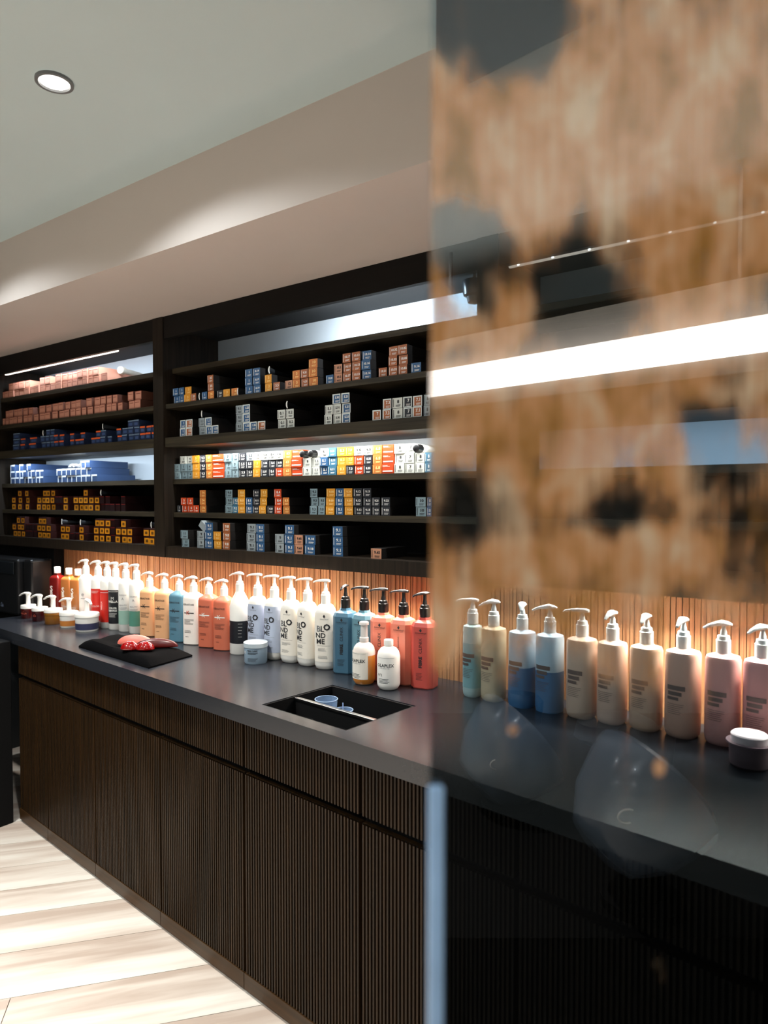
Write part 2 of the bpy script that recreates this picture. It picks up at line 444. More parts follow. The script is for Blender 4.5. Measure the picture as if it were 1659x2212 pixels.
seams = [-3.30] + [cfront(p) for p in (83, 186, 327, 509, 763)]
seams += [seams[-1]+0.46, seams[-1]+0.94, seams[-1]+1.42, seams[-1]+1.90]
seams = [cl(x, 1.27+CS*x)[0] for x in seams]
ORDN = ['first', 'second', 'third', 'fourth', 'fifth', 'sixth', 'seventh', 'eighth', 'ninth', 'tenth', 'eleventh', 'twelfth', 'thirteenth', 'fourteenth', 'fifteenth', 'sixteenth', 'seventeenth', 'eighteenth', 'nineteenth', 'twentieth',
        'twenty-first', 'twenty-second', 'twenty-third', 'twenty-fourth', 'twenty-fifth', 'twenty-sixth', 'twenty-seventh', 'twenty-eighth', 'twenty-ninth', 'thirtieth', 'thirty-first', 'thirty-second', 'thirty-third', 'thirty-fourth', 'thirty-fifth']
def fluted(u0, u1, z0, z1, y0=0.022, depth=0.022, pitch=0.0118):
    bm = bmesh.new(); n = max(3, int((u1-u0)/pitch)); p = (u1-u0)/n
    prof = []
    for i in range(n):
        a = u0+i*p
        prof += [(a, y0+0.008), (a+p*0.46, y0+0.008), (a+p*0.50, y0), (a+p*0.96, y0)]
    prof.append((u1, y0+0.008))
    lo = [bm.verts.new((u, v, z0)) for u, v in prof]; hi = [bm.verts.new((u, v, z1)) for u, v in prof]
    for i in range(len(prof)-1): bm.faces.new([lo[i], lo[i+1], hi[i+1], hi[i]]).material_index = 1 if i % 4 == 0 else 0
    bx(bm, u0, u1, y0+0.0082, y0+depth, z0, z1)
    return bm
cabn = []
for i in range(len(seams)-1):
    u0, u1 = seams[i]+0.0015, seams[i+1]-0.0015
    names = ['narrow dark fluted base cabinet at far left end, in shadow', 'fluted dark oak base cabinet under the five pump jars', 'fluted dark oak base cabinet under the black towel', 'fluted dark oak base cabinet left of the cut-out\'s cabinet',
             'wide fluted dark oak base cabinet below the worktop cut-out', 'fluted dark oak base cabinet directly left of the glass edge', 'dark base cabinet just behind the glass, left part', 'dark base cabinet behind the glass, centre', 'dark base cabinet behind the glass, far right']
    t = thing('base_cabinet', names[i], 'cabinet', cw(u0, 0), CA)
    def P(name, bm, m):
        bm.transform(Matrix.Translation((-u0, 0, 0))); return obj(name, bm, m, t)
    hole = not (u1 < TU0-0.02 or u0 > TU1+0.02)
    P('carcass', box(u0, u1, 0.046, 0.42, 0.063, 0.68 if hole else 0.845), MBLK)
    P('door', fluted(u0+0.002, u1-0.002, 0.064, 0.682), [DOORM, GROOVE])
    P('drawer_front', fluted(u0+0.002, u1-0.002, 0.704, 0.846), [DOORM, GROOVE])
    P('plinth', box(u0, u1, 0.02, 0.40, 0.012, 0.062), PLINTHM)
    P('foot_strip', box(u0, u1, 0.03, 0.40, 0.0, 0.012), MBLK)
# dark low cabinet at the far left, turned toward the room
tag(obj('side_cabinet', box(-4.25, -3.303, 0.9, 1.590, 0.0, 0.86, 0.004), MBLK), 'black low cabinet at the far left corner of the room', 'cabinet')

# inset box in the worktop
t = thing('worktop_organiser', 'black inset organiser with a steel divider set in the worktop', 'organiser', cw(TU0, TV0, 0), CA)
LU, LV = TU1-TU0-0.002, TV1-TV0-0.002
bm = bmesh.new(); d0 = TOP-0.16
bx(bm, 0.001, LU, 0.001, LV, d0-0.006, d0)
for a in ((0.001, 0.007, 0.001, LV), (LU-0.006, LU, 0.001, LV), (0.007, LU-0.006, 0.001, 0.007), (0.007, LU-0.006, LV-0.006, LV)):
    bx(bm, *a, d0, TOP-0.002)
obj('bin', bm, MBLK, t)
bm = bmesh.new(); bx(bm, 0.007, LU-0.006, LV*0.42, LV*0.42+0.014, TOP-0.012, TOP-0.004, bev=0.001)
obj('divider', bm, CHR, t)['label'] = 'brushed steel divider bar'
bm = bmesh.new(); bx(bm, 0.008, LU-0.007, LV*0.42+0.003, LV*0.42+0.009, d0, TOP-0.014)
obj('divider_wall', bm, MBLK, t)
def cup(u, v, r, h, label, name='measuring_cup'):
    bm = bmesh.new()
    loft(bm, [(0, r*0.72), (h, r), (h+0.001, r*0.97), (0.003, r*0.69)], 28, cap=False)
    bm.faces.new([bm.verts.new((r*0.7*math.cos(2*PI*k/28), r*0.7*math.sin(2*PI*k/28), 0.001)) for k in range(28)])
    m = mat('clear_plastic', (150, 180, 215), 0.15, alpha=0.42, var=0)
    t = thing(name, label, 'cup', cw(TU0+u, TV0+v, d0+0.001))
    obj('cup_body', bm, m, t, True)
    bm = bmesh.new(); sweep(bm, [((r*math.cos(a), r*math.sin(a), h), 0.0012, 0.0012) for a in [2*PI*k/28 for k in range(29)]], 6)
    obj('rim', bm, mat('cup_rim', (170, 195, 225), 0.2, var=0), t, True)
    return t
cup(LU*0.20, LV*0.68, 0.036, 0.146, 'taller clear plastic cup behind the steel divider')
t = cup(LU*0.47, LV*0.62, 0.028, 0.135, 'small clear plastic cup with a stick, right of the taller cup')
bm = bmesh.new(); sweep(bm, [((0, 0, 0.004), 0.002, 0.002), ((-0.012, 0.01, 0.15), 0.002, 0.002)], 8)
tag(obj('stirring_stick', bm, mat('pale_blue_plastic', (140, 165, 210), 0.4), loc=cw(TU0+LU*0.47, TV0+LV*0.62, d0+0.003)), 'thin pale stick standing in the small plastic cup', 'stick')
for k, (u, v, r) in enumerate(((0.28, 0.2, 0.045), (0.68, 0.2, 0.045))):
    bm = bmesh.new(); loft(bm, [(0, r*0.6), (0.115, r), (0.116, r*0.96), (0.004, r*0.55)], 28)
    tag(obj('mixing_bowl', bm, BLK, smooth=True, loc=cw(TU0+LU*u, TV0+LV*v, d0+0.001)), ['black mixing bowl in front of the steel divider, left', 'black mixing bowl in front of the steel divider, right'][k], 'bowl')

# ------------------------------------------------------------------ cartons
COLS = dict(
    B=('slate blue', (52, 92, 134)), T=('teal blue', (66, 116, 142)), K=('black', (40, 42, 48)), A=('pale grey-blue', (134, 156, 164)),
    Y=('yellow-orange', (222, 150, 44)), O=('orange', (206, 122, 56)), C=('copper brown', (168, 98, 58)), R=('red-orange', (206, 72, 30)),
    G=('light grey', (150, 160, 164)), W=('white', (214, 216, 208)), P=('tan', (198, 142, 112)),
    p=('pink', (208, 146, 122)), Q=('orange-fronted', (206, 132, 22)), E=('dark red', (32, 8, 8)), N=('dark navy', (38, 50, 78)),
    D=('navy orange-topped', (36, 46, 74)), L=('dark blue white-edged', (44, 64, 98)))
BM = {}
def carton_mesh(k, edge=False, dark=False):
    key = (k, edge, dark)
    if key in BM: return BM[key]
    col = COLS[k][1]
    body = mat('carton_'+COLS[k][0].replace(' ', '_').replace('-', '_'), col, 0.42, var=0.05, vs=60)
    mats = [body]
    bm = bmesh.new()
    g = 0.03
    dark = key[2]
    bx(bm, 0.0+g*0.3, 1-g*0.3, 0, 1, 0, 1-0.02, 0)
    def fq(x0, x1, z0, z1, mi, y=-0.004):
        vs = [bm.verts.new(p) for p in ((x0, y, z0), (x1, y, z0), (x1, y, z1), (x0, y, z1))]
        bm.faces.new(vs).material_index = mi
    if k == 'Q':
        mats = [mat('carton_dark_red_side', (50, 14, 9), 0.5), mat('carton_orange_face', (214, 140, 24), 0.45), mat('carton_brown_mark', (96, 60, 12), 0.5)]
        fq(0.06, 0.94, 0.05, 0.78, 1); fq(0.3, 0.72, 0.24, 0.6, 2, -0.006)
    elif k == 'E':
        mats += [mat('carton_red_line', (110, 20, 16), 0.5)]; fq(0.03, 0.97, 0.86, 0.95, 1)
    elif k == 'D':
        mats += [mat('carton_orange_strip', (216, 92, 40), 0.5)]; fq(0.03, 0.97, 0.72, 0.97, 1)
        mats += [mat('carton_navy_mark', (60, 80, 120), 0.5)]; fq(0.2, 0.8, 0.2, 0.6, 2)
    elif k == 'N':
        mats += [mat('carton_grey_strip', (120, 140, 160), 0.5)]; fq(0.03, 0.97, 0.82, 0.97, 1)
        mats += [mat('carton_navy_mark', (60, 80, 120), 0.5)]; fq(0.2, 0.8, 0.2, 0.6, 2)
    elif k == 'L':
        mats += [mat('carton_white_strip', (200, 208, 218), 0.5)]; fq(0.0, 1, 0.74, 0.98, 1); fq(0.0, 0.16, 0.0, 0.74, 1)
    elif k == 'p':
        mats += [mat('carton_pink_mark_and_gap_shade', (132, 62, 46), 0.5)]; fq(0.0, 0.05, 0, 0.98, 1); fq(0.95, 1.0, 0, 0.98, 1); fq(0.035, 0.965, 0.93, 0.98, 1); fq(0.14, 0.8, 0.66, 0.72, 1); fq(0.1, 0.9, 0.08, 0.12, 1)  # border strips paint the dark gaps between cartons; inner bars are print
    elif edge:
        mats += [mat('carton_white_edge', (214, 220, 218), 0.5)]
        for q in ((0, 1, 0.86, 0.98), (0, 1, 0, 0.07), (0, 0.1, 0.07, 0.86), (0.9, 1, 0.07, 0.86)): fq(*q, 1)
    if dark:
        mats.append(mat('carton_pink_side_shade', (104, 62, 48), 0.6) if k == 'p' else mat('carton_side_shade', (30, 27, 26), 0.6)); bm.normal_update()  # darker side colour paints the shade on cartons away from the strip light
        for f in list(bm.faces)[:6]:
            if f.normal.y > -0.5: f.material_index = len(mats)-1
    me = bpy.data.meshes.new('carton'); bm.to_mesh(me); bm.free()
    for m in mats: me.materials.append(m)
    BM[key] = me
    return me
PM = {}
def print_mesh(code, ink, wide):
    key = (code, ink, wide)
    if key in PM: return PM[key]
    it = []
    if wide:
        it = [('r', 0.06, 0.94, 0.30, 0.17, 0), ('r', 0.06, 0.5, 0.84, 0.80, 0), ('r', 0.06, 0.7, 0.74, 0.71, 0)]
    else:
        it = [('r', 0.10, 0.15, 0.12, 0.86, 0), ('r', 0.36, 0.84, 0.30, 0.25, 0), ('r', 0.36, 0.78, 0.19, 0.15, 0), ('t', code, 0.42 if len(code) < 4 else 0.32, 0.6, 0.60, False, 0, 0.012)]
    bm = printing(it, lambda x, z: Vector((x, -0.006, z)))
    me = bpy.data.meshes.new('print'); bm.to_mesh(me); bm.free(); me.materials.append(ink)
    PM[key] = me
    return me
LV3 = ['bottom', 'middle', 'top', 'upmost']
def carton_row(cols, zb, y0, h, where, bay, depth=0.17, edge=False, printed=True, rs=1):
    rr = random.Random(rs)
    n = len(cols)
    for ci, c in enumerate(cols):
        p0, p1, ks = c[:3]; code = c[3] if len(c) > 3 else ''
        if p1 < p0+1: continue
        X0, X1 = xat(p0, y0), xat(p1, y0)
        for li, k in enumerate(ks):
            if k == '.': continue
            hh = h; cat = 'box'
            col = COLS[k][0]
            pos = {1: 'single'}.get(len(ks), None)
            if len(ks) == 1: lev = 'alone'
            elif len(ks) == 2: lev = ['lower', 'upper'][li]
            else: lev = LV3[li]
            lab = '%s carton, %s in %s stack from left, %s of %s bay' % (col, lev, ORDN[ci], where, bay)
            if len(ks) == 1: lab = '%s single carton, %s stack from left, %s of %s bay' % (col, ORDN[ci], where, bay)
            nm = 'colour_carton' if bay == 'middle' else {'p': 'pink_carton', 'Q': 'orange_carton', 'E': 'orange_carton', 'L': 'blue_carton'}.get(k, 'navy_carton')
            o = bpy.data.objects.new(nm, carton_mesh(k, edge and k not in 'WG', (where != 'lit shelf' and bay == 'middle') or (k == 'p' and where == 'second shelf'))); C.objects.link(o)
            j = rr.uniform(-0.002, 0.004) if bay == 'middle' else rr.uniform(-0.002, 0.007)
            o.location = (X0+0.0008, y0+0.004+j+rr.uniform(0, 0.004), zb+li*(h+0.0003)+0.0004)
            wd = X1-X0-0.0022
            o.scale = (wd, depth, h)
            o.rotation_euler = (0, 0, rr.uniform(-0.012, 0.012))
            tag(o, lab, 'box', 'cartons on the %s of the %s bay' % (where, bay))
            if printed:
                wide = (p1-p0) > 22.3 and k in 'RW' and bay == 'middle' and where == 'lit shelf'
                ink = INKD if k in 'YAGWP' else INKW
                if k == 'K': ink = INKW
                if k in 'YO': ink = mat('cream_ink', (250, 214, 140), 0.5, var=0)
                pr = bpy.data.objects.new('print', print_mesh(code or '8.%d' % (ci % 7), ink, wide)); C.objects.link(pr); pr.parent = o
M1 = [(373,386,'BB','1'),(386,397,'BB','1'),(397,411.5,'YY','3'),(411.5,424,'C','35'),(436,448,'B','1'),(448,461.5,'OCC','35'),(466.5,479,'K','7.23'),(479.5,494.5,'Y','3'),
 (497,512.5,'O','4'),(528,544.5,'BBB','1'),(545,561,'BBB','8.19'),(570.5,586,'YY','3'),(588,603,'C','5.5'),(613.5,630,'P','12'),(630,647,'OO','3'),(648,664.5,'CC','9.31'),(665,685,'OOO','10'),
 (701,718.5,'B','10.0'),(719.5,738,'PP','10.2'),(739,757,'CCC','10.17'),(759,778,'CCC','10.13'),(779,799.5,'BBB','10.16'),(814,833,'C','10.21'),(837,857,'CCC','10.32'),(857.5,878,'CCC','10.82'),(886,909,'B','9.16')]
carton_row(M1, Z2, YU+0.010, 0.0335, 'second shelf', 'middle', rs=2)
M2 = [(388,400,'BB','1'),(400.5,415,'CC','15'),(428,442,'GG','1.1'),(442.5,457,'BB','1.1'),(457,472,'B','1.22'),(507,522,'GGG','9.1'),(522.5,539,'BBB','1.22'),(539,554,'B','1.22'),(554,571,'C','18'),
 (597,614.5,'WW','0.1'),(615,633,'WW','0.2'),(698,716,'WW','5.1'),(717,735,'WWB','5.91'),(736,754.5,'BBB','5.21'),(803.5,822.5,'C','7'),(824,843,'CC','7.3'),(844,867,'WW','8'),(868,888,'KK','7'),(889,910,'CC','7.1'),(912,927,'GG','8')]
carton_row(M2, Z3, YU+0.008, 0.036, 'third shelf', 'middle', edge=True, rs=3)
M3 = [(376,388,'AA','1'),(388.3,401,'AAW','1'),(401.2,413,'AAW','4'),(413.2,428,'YYY','3'),(428.2,442,'KKK','9.3'),(443,456,'OOO','67'),(457,482.3,'RRR'),(482.6,498,'AAA','7'),(498.2,512,'AAA','7'),(513,529,'KKK','5.5'),(529.4,545,'KKG','5.5'),
 (545.4,561,'YYW','3'),(562,578.2,'KKW','5.35'),(578.6,593,'KKW','8.4'),(593.5,608.6,'RKW','6.46'),(609,627,'OOO','63'),(627.4,650.8,'RRR'),(651,669,'WW','9'),(670,688,'WW','1.1'),(688.2,705.8,'BBW','8.1'),(706,724.3,'TTT','8.11'),(725,744.6,'YYY','8.3'),
 (745,762,'KYY','7.0'),(762.5,782.3,'RRW','6.45'),(783,802,'KKW','8.35'),(802.5,823,'OOO','6.8'),(823.5,848.7,'RRR'),(849,871.2,'WWW','8'),(871.6,892.4,'WWW','7'),(893,914.3,'WW','8'),(915,930,'TT','8')]
carton_row(M3, Z4, REC+0.004, 0.034, 'lit shelf', 'middle', rs=4)
M4 = [(380,388,'K','7'),(389,401.7,'RR','5'),(402,415.6,'RR','6'),(416,428.5,'R','6'),(429,443,'OOO','74'),(483,498.8,'AAA','9.0'),(499,511.7,'TT','9.2'),(512,528.3,'YYY','8.0'),(528.6,543.3,'BB','8.1'),(543.6,558,'KKK','8.11'),(558.3,574,'YYY','8.3'),
 (575,589,'K','8.24'),(590.5,607,'RRR','8.4'),(608,623,'OO','8.3'),(667.5,684,'AAA','9.3'),(684.5,700,'AA','9.0'),(701,721,'YYY','9.00'),(722,740,'BBB','9.1'),(740.5,760,'YYY','9.34'),(760.5,780,'KKK','9.12'),(781,800,'KKK','9.13'),(801,818.5,'KK','9.21'),(821,841,'KK','9.22'),
 (895,918,'AA','10'),(919,930,'BB','10')]
carton_row(M4, Z5, REC+0.004, 0.033, 'fifth shelf', 'middle', rs=5)
M5 = [(388,404.5,'AA','11'),(422,438,'GG','9'),(439,457,'BBB','9.1'),(458,475,'YY','9.3'),(478,494.5,'CCC','9.8'),(529,549,'GGG','9.1'),(550.5,569,'BBB','9.1'),(592,612,'GG','9'),(612.5,633,'BBB','9.1'),(633.5,653,'PP','9.65'),(654,677.5,'BB','9.18'),(715,738,'BBB','9.1'),(798,822,'P','9.65')]
carton_row(M5, ZU, YU+0.014, 0.0368, 'bottom shelf', 'middle', depth=0.16, rs=6)
L1 = [(7.5,12,'p'),(12.3,20.8,'p')]+[(a,b,k) for a,b,k in ((21,32,'pp'),(32.3,42,'pp'),(42.3,54,'pp'),(54.3,65,'pp'),(65.3,76,'p'),(76.3,86.3,'p'),(86.6,97,'pp'),(97.3,108.3,'pp'),(108.6,121.8,'p'),(122,134,'pp'),(134.3,145.4,'pp'),(145.7,156,'pp'),(156.3,168.6,'pp'),(169,180,'pp'),(180.3,190.7,'pp'),(191,200.5,'pp'),(201,213,'pp'),(221,234,'p'))]
carton_row(L1, Z1, REC+0.004, 0.0405, 'top shelf', 'left', depth=0.19, printed=False, rs=7)
L2 = [(a,b,k) for a,b,k in ((6,11,'p'),(11.3,19.7,'pp'),(20,29.7,'pp'),(30,39.2,'pp'),(39.5,49.7,'pp'),(50,60.2,'pp'),(60.5,70,'pp'),(71,82,'p'),(84,97,'pp'),(97.3,109.5,'pp'),(114,126.7,'pp'),(127,138.8,'pp'),(139,150.6,'pp'),(152,164,'pp'),(164.3,176,'pp'),(177,187.6,'p'),(188,201,'pp'),(203,216,'pp'),(217,229,'pp'),(229.3,240.7,'pp'),(241,252,'pp'),(252.3,263,'p'),(277,289.7,'pp'),(290,304,'pp'))]
carton_row(L2, Z2, YU+0.010, 0.041, 'second shelf', 'left', printed=False, rs=8)
L3 = [(27,42,'NNN'),(43,54,'DD'),(63,79,'DD'),(88,97.7,'NN'),(98,107,'NNN'),(107.3,116.7,'NNN'),(117,126.7,'DD'),(127,138,'DD'),(150,160,'DD'),(160.3,169.8,'D'),(170,181,'DD'),(194,204.7,'D'),(205,216,'DD'),(216.4,228,'NN'),(229,239,'N'),(251,262,'DD'),(262.4,274.7,'NN'),(275,287.6,'NNN'),(288,300.4,'NNN'),(301,313,'DD'),(313.3,325.5,'DD'),(326,336.5,'DD')]
carton_row(L3, Z3, YU+0.008, 0.032, 'third shelf', 'left', printed=False, rs=9)
L4 = [(21,30.8,'LLL'),(31,39.7,'LL'),(40,48.7,'LLL'),(49,57,'LL'),(57.3,65.8,'LLL'),(66,74,'LL'),(74.3,83,'LL'),(83.3,92,'LL'),(121,131,'LL'),(131.2,141,'LL'),(141.2,151.3,'LL'),(151.5,161.8,'LL'),(162,172.3,'LL'),(172.5,183,'LLL'),(183.3,194,'LLL'),(197,210,'L')]
carton_row(L4, Z4, REC+0.004, 0.036, 'lit shelf', 'left', depth=0.22, printed=False, rs=10)
L5 = [(23,31.5,'QQ'),(37,45.5,'QQQ'),(53,61,'QQQ'),(78,87.3,'QQ'),(87.6,96.8,'QQQ'),(97,106,'QQQ'),(106.3,115.5,'QQQ'),(117,126.3,'EE'),(126.6,134,'EE'),(135,145,'QQ'),(157,167.5,'QQ'),(168,178,'QQ'),(178.5,188.6,'QQQ'),(189,200,'QQ'),(200.4,211.4,'QQ'),(213,222.5,'EE'),(224.5,234.7,'EE'),(235,245.4,'E'),(246,256.4,'E'),(258,268,'EE')]
carton_row(L5, Z5, REC+0.004, 0.0375, 'fifth shelf', 'left', printed=False, rs=11)
L6 = [(25,33.7,'QQ'),(34,41.8,'QQQ'),(42,50,'QQQ'),(52,59.8,'EE'),(60,68,'EE'),(69,77,'EE'),(78,87.2,'QQQ'),(87.5,96.6,'QQQ'),(97,107,'QQ'),(127.5,137.6,'QQ'),(138,148,'QQ'),(149,157.6,'E'),(158,166,'E'),(168,178,'QQ'),(179,187,'E'),(200,211,'QQQ'),(211.4,222,'QQQ'),(222.4,234,'QQQ'),(235,245,'EEE'),(246,257,'QQ'),(257.4,269,'QQQ'),(269.6,281,'QQ'),(305,318,'QQ'),(318.6,331,'QQ'),(331.6,338,'EE')]
carton_row(L6, ZU, YU+0.014, 0.0375, 'bottom shelf', 'left', depth=0.16, printed=False, rs=12)
# tilted open carton
o = bpy.data.objects.new('open_carton', carton_mesh('G')); C.objects.link(o)
o.location = (xat(430, 1.96)-0.02, 1.972, ZU+0.0368*2+0.023); o.scale = (0.05, 0.1, 0.03); o.rotation_euler = (0, R(38), 0)
tag(o, 'grey opened carton tilted on the second stack, bottom shelf of middle bay', 'box')
# colour tubes lying on the stacks: black screw cap to the front, or a shiny crimped end
def cap_tube(px, z, y0, label):
    t = thing('colour_tube', label, 'tube', (xat(px, y0), y0, z+0.015), 0, None)
    bm = bmesh.new(); loft(bm, [(-0.13, 0.013, 0.002), (-0.05, 0.0145, 0.0145), (-0.012, 0.0145, 0.0145), (-0.006, 0.008, 0.008)], 20)
    bm.transform(Matrix.Rotation(R(90), 4, 'X')); obj('tube_body', bm, WHT, t, True)
    bm = bmesh.new(); loft(bm, [(-0.006, 0.0145), (0.022, 0.0135), (0.024, 0.011)], 20)
    bm.transform(Matrix.Rotation(R(90), 4, 'X')); obj('cap', bm, BLK, t, True)
h3 = 0.0343
cap_tube(661, Z4+2*h3, REC+0.02, 'white tube with black cap, left of a pair, lit shelf')
cap_tube(679, Z4+2*h3, REC+0.02, 'white tube with black cap, right of a pair, lit shelf')
cap_tube(906, Z4+2*h3, REC+0.02, 'white tube with black cap nearest the glass, lit shelf')
bm = bmesh.new(); loft(bm, [(-0.16, 0.015), (0, 0.015), (0.002, 0.019), (0.03, 0.019), (0.033, 0.016)], 24); bm.transform(Matrix.Rotation(R(90), 4, 'X') @ Matrix.Rotation(R(0), 4, 'Z'))
tag(obj('capped_tube', bm, mat('cream_plastic', (228, 214, 196), 0.4), smooth=True, loc=(xat(228, REC)+0.02, REC+0.10, Z1+0.0405+0.0195), rot=(0, 0, R(20))), 'cream tube with rounded cap lying at right end of top shelf', 'tube')
def crimp(px, z, y0, label):
    t = thing('metal_tube', label, 'tube', (xat(px, y0), y0, z), R(random.uniform(-15, 15)))
    t.location.z += 0.003
    bm = bmesh.new()
    sweep(bm, [((0.004, 0, 0.0), 0.0025, 0.0015), ((0.0, 0, 0.010), 0.0035, 0.002), ((0.0, 0, 0.019), 0.0035, 0.002), ((0.004, 0, 0.028), 0.0025, 0.0015)], 8, Vector((0, 1, 0)))
    obj('crimped_end', bm, WHT, t, True)
    bm = bmesh.new(); sweep(bm, [((0, 0.003, 0.014), 0.002, 0.012), ((0, 0.08, 0.009), 0.007, 0.007), ((0, 0.13, 0.009), 0.007, 0.007)], 10)
    obj('tube_body', bm, mat('tube_dark', (24, 27, 31), 0.5), t, True)
for a in ((432, Z2, YU+0.015, 'small metal tube end between two stacks, second shelf, middle bay'),
          (514.5, Z2+0.0, YU+0.02, 'small metal tube end right of orange carton, second shelf, middle bay'),
          (582, Z2+0.0675, YU+0.015, 'metal tube on the yellow stack, second shelf of middle bay'),
          (437, Z3+0.0725, YU+0.015, 'metal tube on grey-blue stack, third shelf of middle bay'),
          (620, Z3+0.0725, YU+0.015, 'metal tube on the white stack, third shelf of middle bay'),
          (95, Z3+0.0645, YU+0.015, 'metal tube on navy stack toward left, third shelf, left bay'),
          (224, Z3+0.0645, YU+0.015, 'metal tube on a navy stack, middle of third shelf, left bay'),
          (218, Z5+0.0755, REC+0.01, 'metal tube on dark red stack, fifth shelf, left bay'),
          (133, ZU+0.0755, YU+0.02, 'metal tube on orange stack, left on bottom shelf, left bay'),
          (173, ZU+0.0755, YU+0.02, 'metal tube on lone orange stack, bottom shelf, left bay'),
          (326, ZU+0.0755, YU+0.02, 'metal tube beside the upright, bottom shelf, left bay')):
    crimp(*a)
# crumpled bag on the lit left shelf
bm = bmesh.new(); bmesh.ops.create_icosphere(bm, subdivisions=3, radius=1)
for v in bm.verts: v.co *= 1+0.25*math.sin(v.co.x*7+v.co.y*5)*math.cos(v.co.z*9+v.co.x*3)
bm.transform(Matrix.Diagonal((0.05, 0.03, 0.011, 1)))
tag(obj('plastic_bag', bm, WHT, smooth=True, loc=(xat(152, REC)+0.0, REC+0.04, Z4+0.0726+0.0135)), 'crumpled white plastic bag on blue cartons, lit shelf of left bay', 'bag')

# ------------------------------------------------------------------ pump bottles
def pump_mesh(z0, scale=1.0, style='leaf', ang=200, col_r=0.0165, h=0.093):
    bm = bmesh.new(); s = scale
    if style == 'bell':
        loft(bm, [(z0, col_r), (z0+0.028*s, col_r), (z0+0.034*s, col_r*0.86), (z0+0.046*s, 0.008), (z0+0.052*s, 0.0045), (z0+(h-0.012), 0.0045)], 22)
    else:
        loft(bm, [(z0, col_r), (z0+0.030*s, col_r), (z0+0.031*s, col_r*0.9), (z0+0.040*s, col_r*0.8), (z0+0.042*s, 0.0085), (z0+0.052*s, 0.007), (z0+0.056*s, 0.0055), (z0+(h-0.012), 0.0055)], 22)
    zt = z0+h-0.008
    a = R(ang); d = Vector((math.cos(a), math.sin(a), 0))
    if style == 'hook':
        pts = [(-0.012, 0.000, 0.006, 0.005), (-0.004, 0.003, 0.010, 0.007), (0.012, 0.003, 0.0095, 0.006), (0.028, 0.001, 0.008, 0.0045), (0.040, -0.004, 0.006, 0.0035), (0.050, -0.011, 0.004, 0.003)]
        loft(bm, [(z0+h-0.05, 0.0085), (zt, 0.0095)], 16)
    elif style == 'flat':
        pts = [(-0.017, 0.001, 0.007, 0.004), (-0.008, 0.002, 0.009, 0.0055), (0.010, 0.002, 0.0085, 0.005), (0.030, 0.0, 0.006, 0.0038), (0.044, -0.003, 0.0045, 0.003), (0.050, -0.007, 0.0035, 0.0028)]
    else:
        pts = [(-0.018, -0.001, 0.004, 0.003), (-0.010, 0.002, 0.010, 0.0055), (0.004, 0.004, 0.012, 0.007), (0.018, 0.002, 0.009, 0.005), (0.034, -0.002, 0.006, 0.0035), (0.047, -0.009, 0.0035, 0.0025)]
    sweep(bm, [(d*p*s+Vector((0, 0, zt+q)), a2*s, b2*s) for p, q, a2, b2 in pts], 12)
    return bm
def bottle(px, label, body, prof, p=2.0, kind='s', ch=0.3, y=1.93, rz=R(14), pump=None, pmat=None, bands=(), items=None, inks=(INKD,), surf=None, name='pump_bottle', group=None, n=32, base=None, cat='bottle'):
    x = xat(px, y) if base is None else base[0]
    if base is not None: y = base[1]
    t = thing(name, label, cat, (x, y, TOP), rz, group)
    bm = bmesh.new(); loft(bm, prof, n, kind, p, ch)
    obj('body', bm, body, t, smooth=(kind == 's'))
    for nm, bp, bmm in bands:                      # wrapped labels and colour bands, slightly proud of the body
        bm = bmesh.new(); loft(bm, [(q[0], q[1]+0.0005, (q[2] if len(q) > 2 else q[1])+0.0005) for q in bp], n, kind, p, ch, cap=False)
        obj(nm, bm, bmm, t, smooth=(kind == 's'))
    if pump:
        bm = pump_mesh(**pump); bm.transform(Matrix.Rotation(-rz, 4, 'Z'))
        obj('pump', bm, pmat or WHT, t, True)
    if items:
        obj('print', printing(items, surf), list(inks), t)
    return t
def shampoo(name, col, rough=0.38): return mat(name, col, rough, var=0.02, coat=0.15)

# three flip-cap bottles at the back left
for px, col, nm, lab in ((122, (92, 16, 14), 'dark_red_bottle', 'dark red square bottle with white cap, leftmost at back'),
                         (147, (160, 98, 50), 'amber_bottle', 'amber square bottle with white cap, beside the dark red one'),
                         (167, (160, 98, 50), 'amber_bottle', 'amber square bottle with white cap, beside first white pump bottle')):
    t = bottle(px, lab, shampoo(nm, col, 0.25), [(0, 0.030, 0.026), (0.003, 0.034, 0.029), (0.205, 0.034, 0.029), (0.214, 0.028, 0.025), (0.222, 0.015, 0.015), (0.232, 0.015, 0.015)], 6.0, name='flip_cap_bottle', y=1.955,
               items=[('t', 'S', 0.04, -0.012, 0.15, False, 0, 0.001), ('t', 'B', 0.03, -0.012, 0.125, False, 0, 0.001)]+fine(-0.022, 0.016, 0.07, 5), inks=(INKW,), surf=surf_oval(0.034, 0.029, 6))
    bm = bmesh.new(); loft(bm, [(0.232, 0.016), (0.262, 0.016), (0.264, 0.0145)], 24); obj('cap', bm, WHT, t, True)
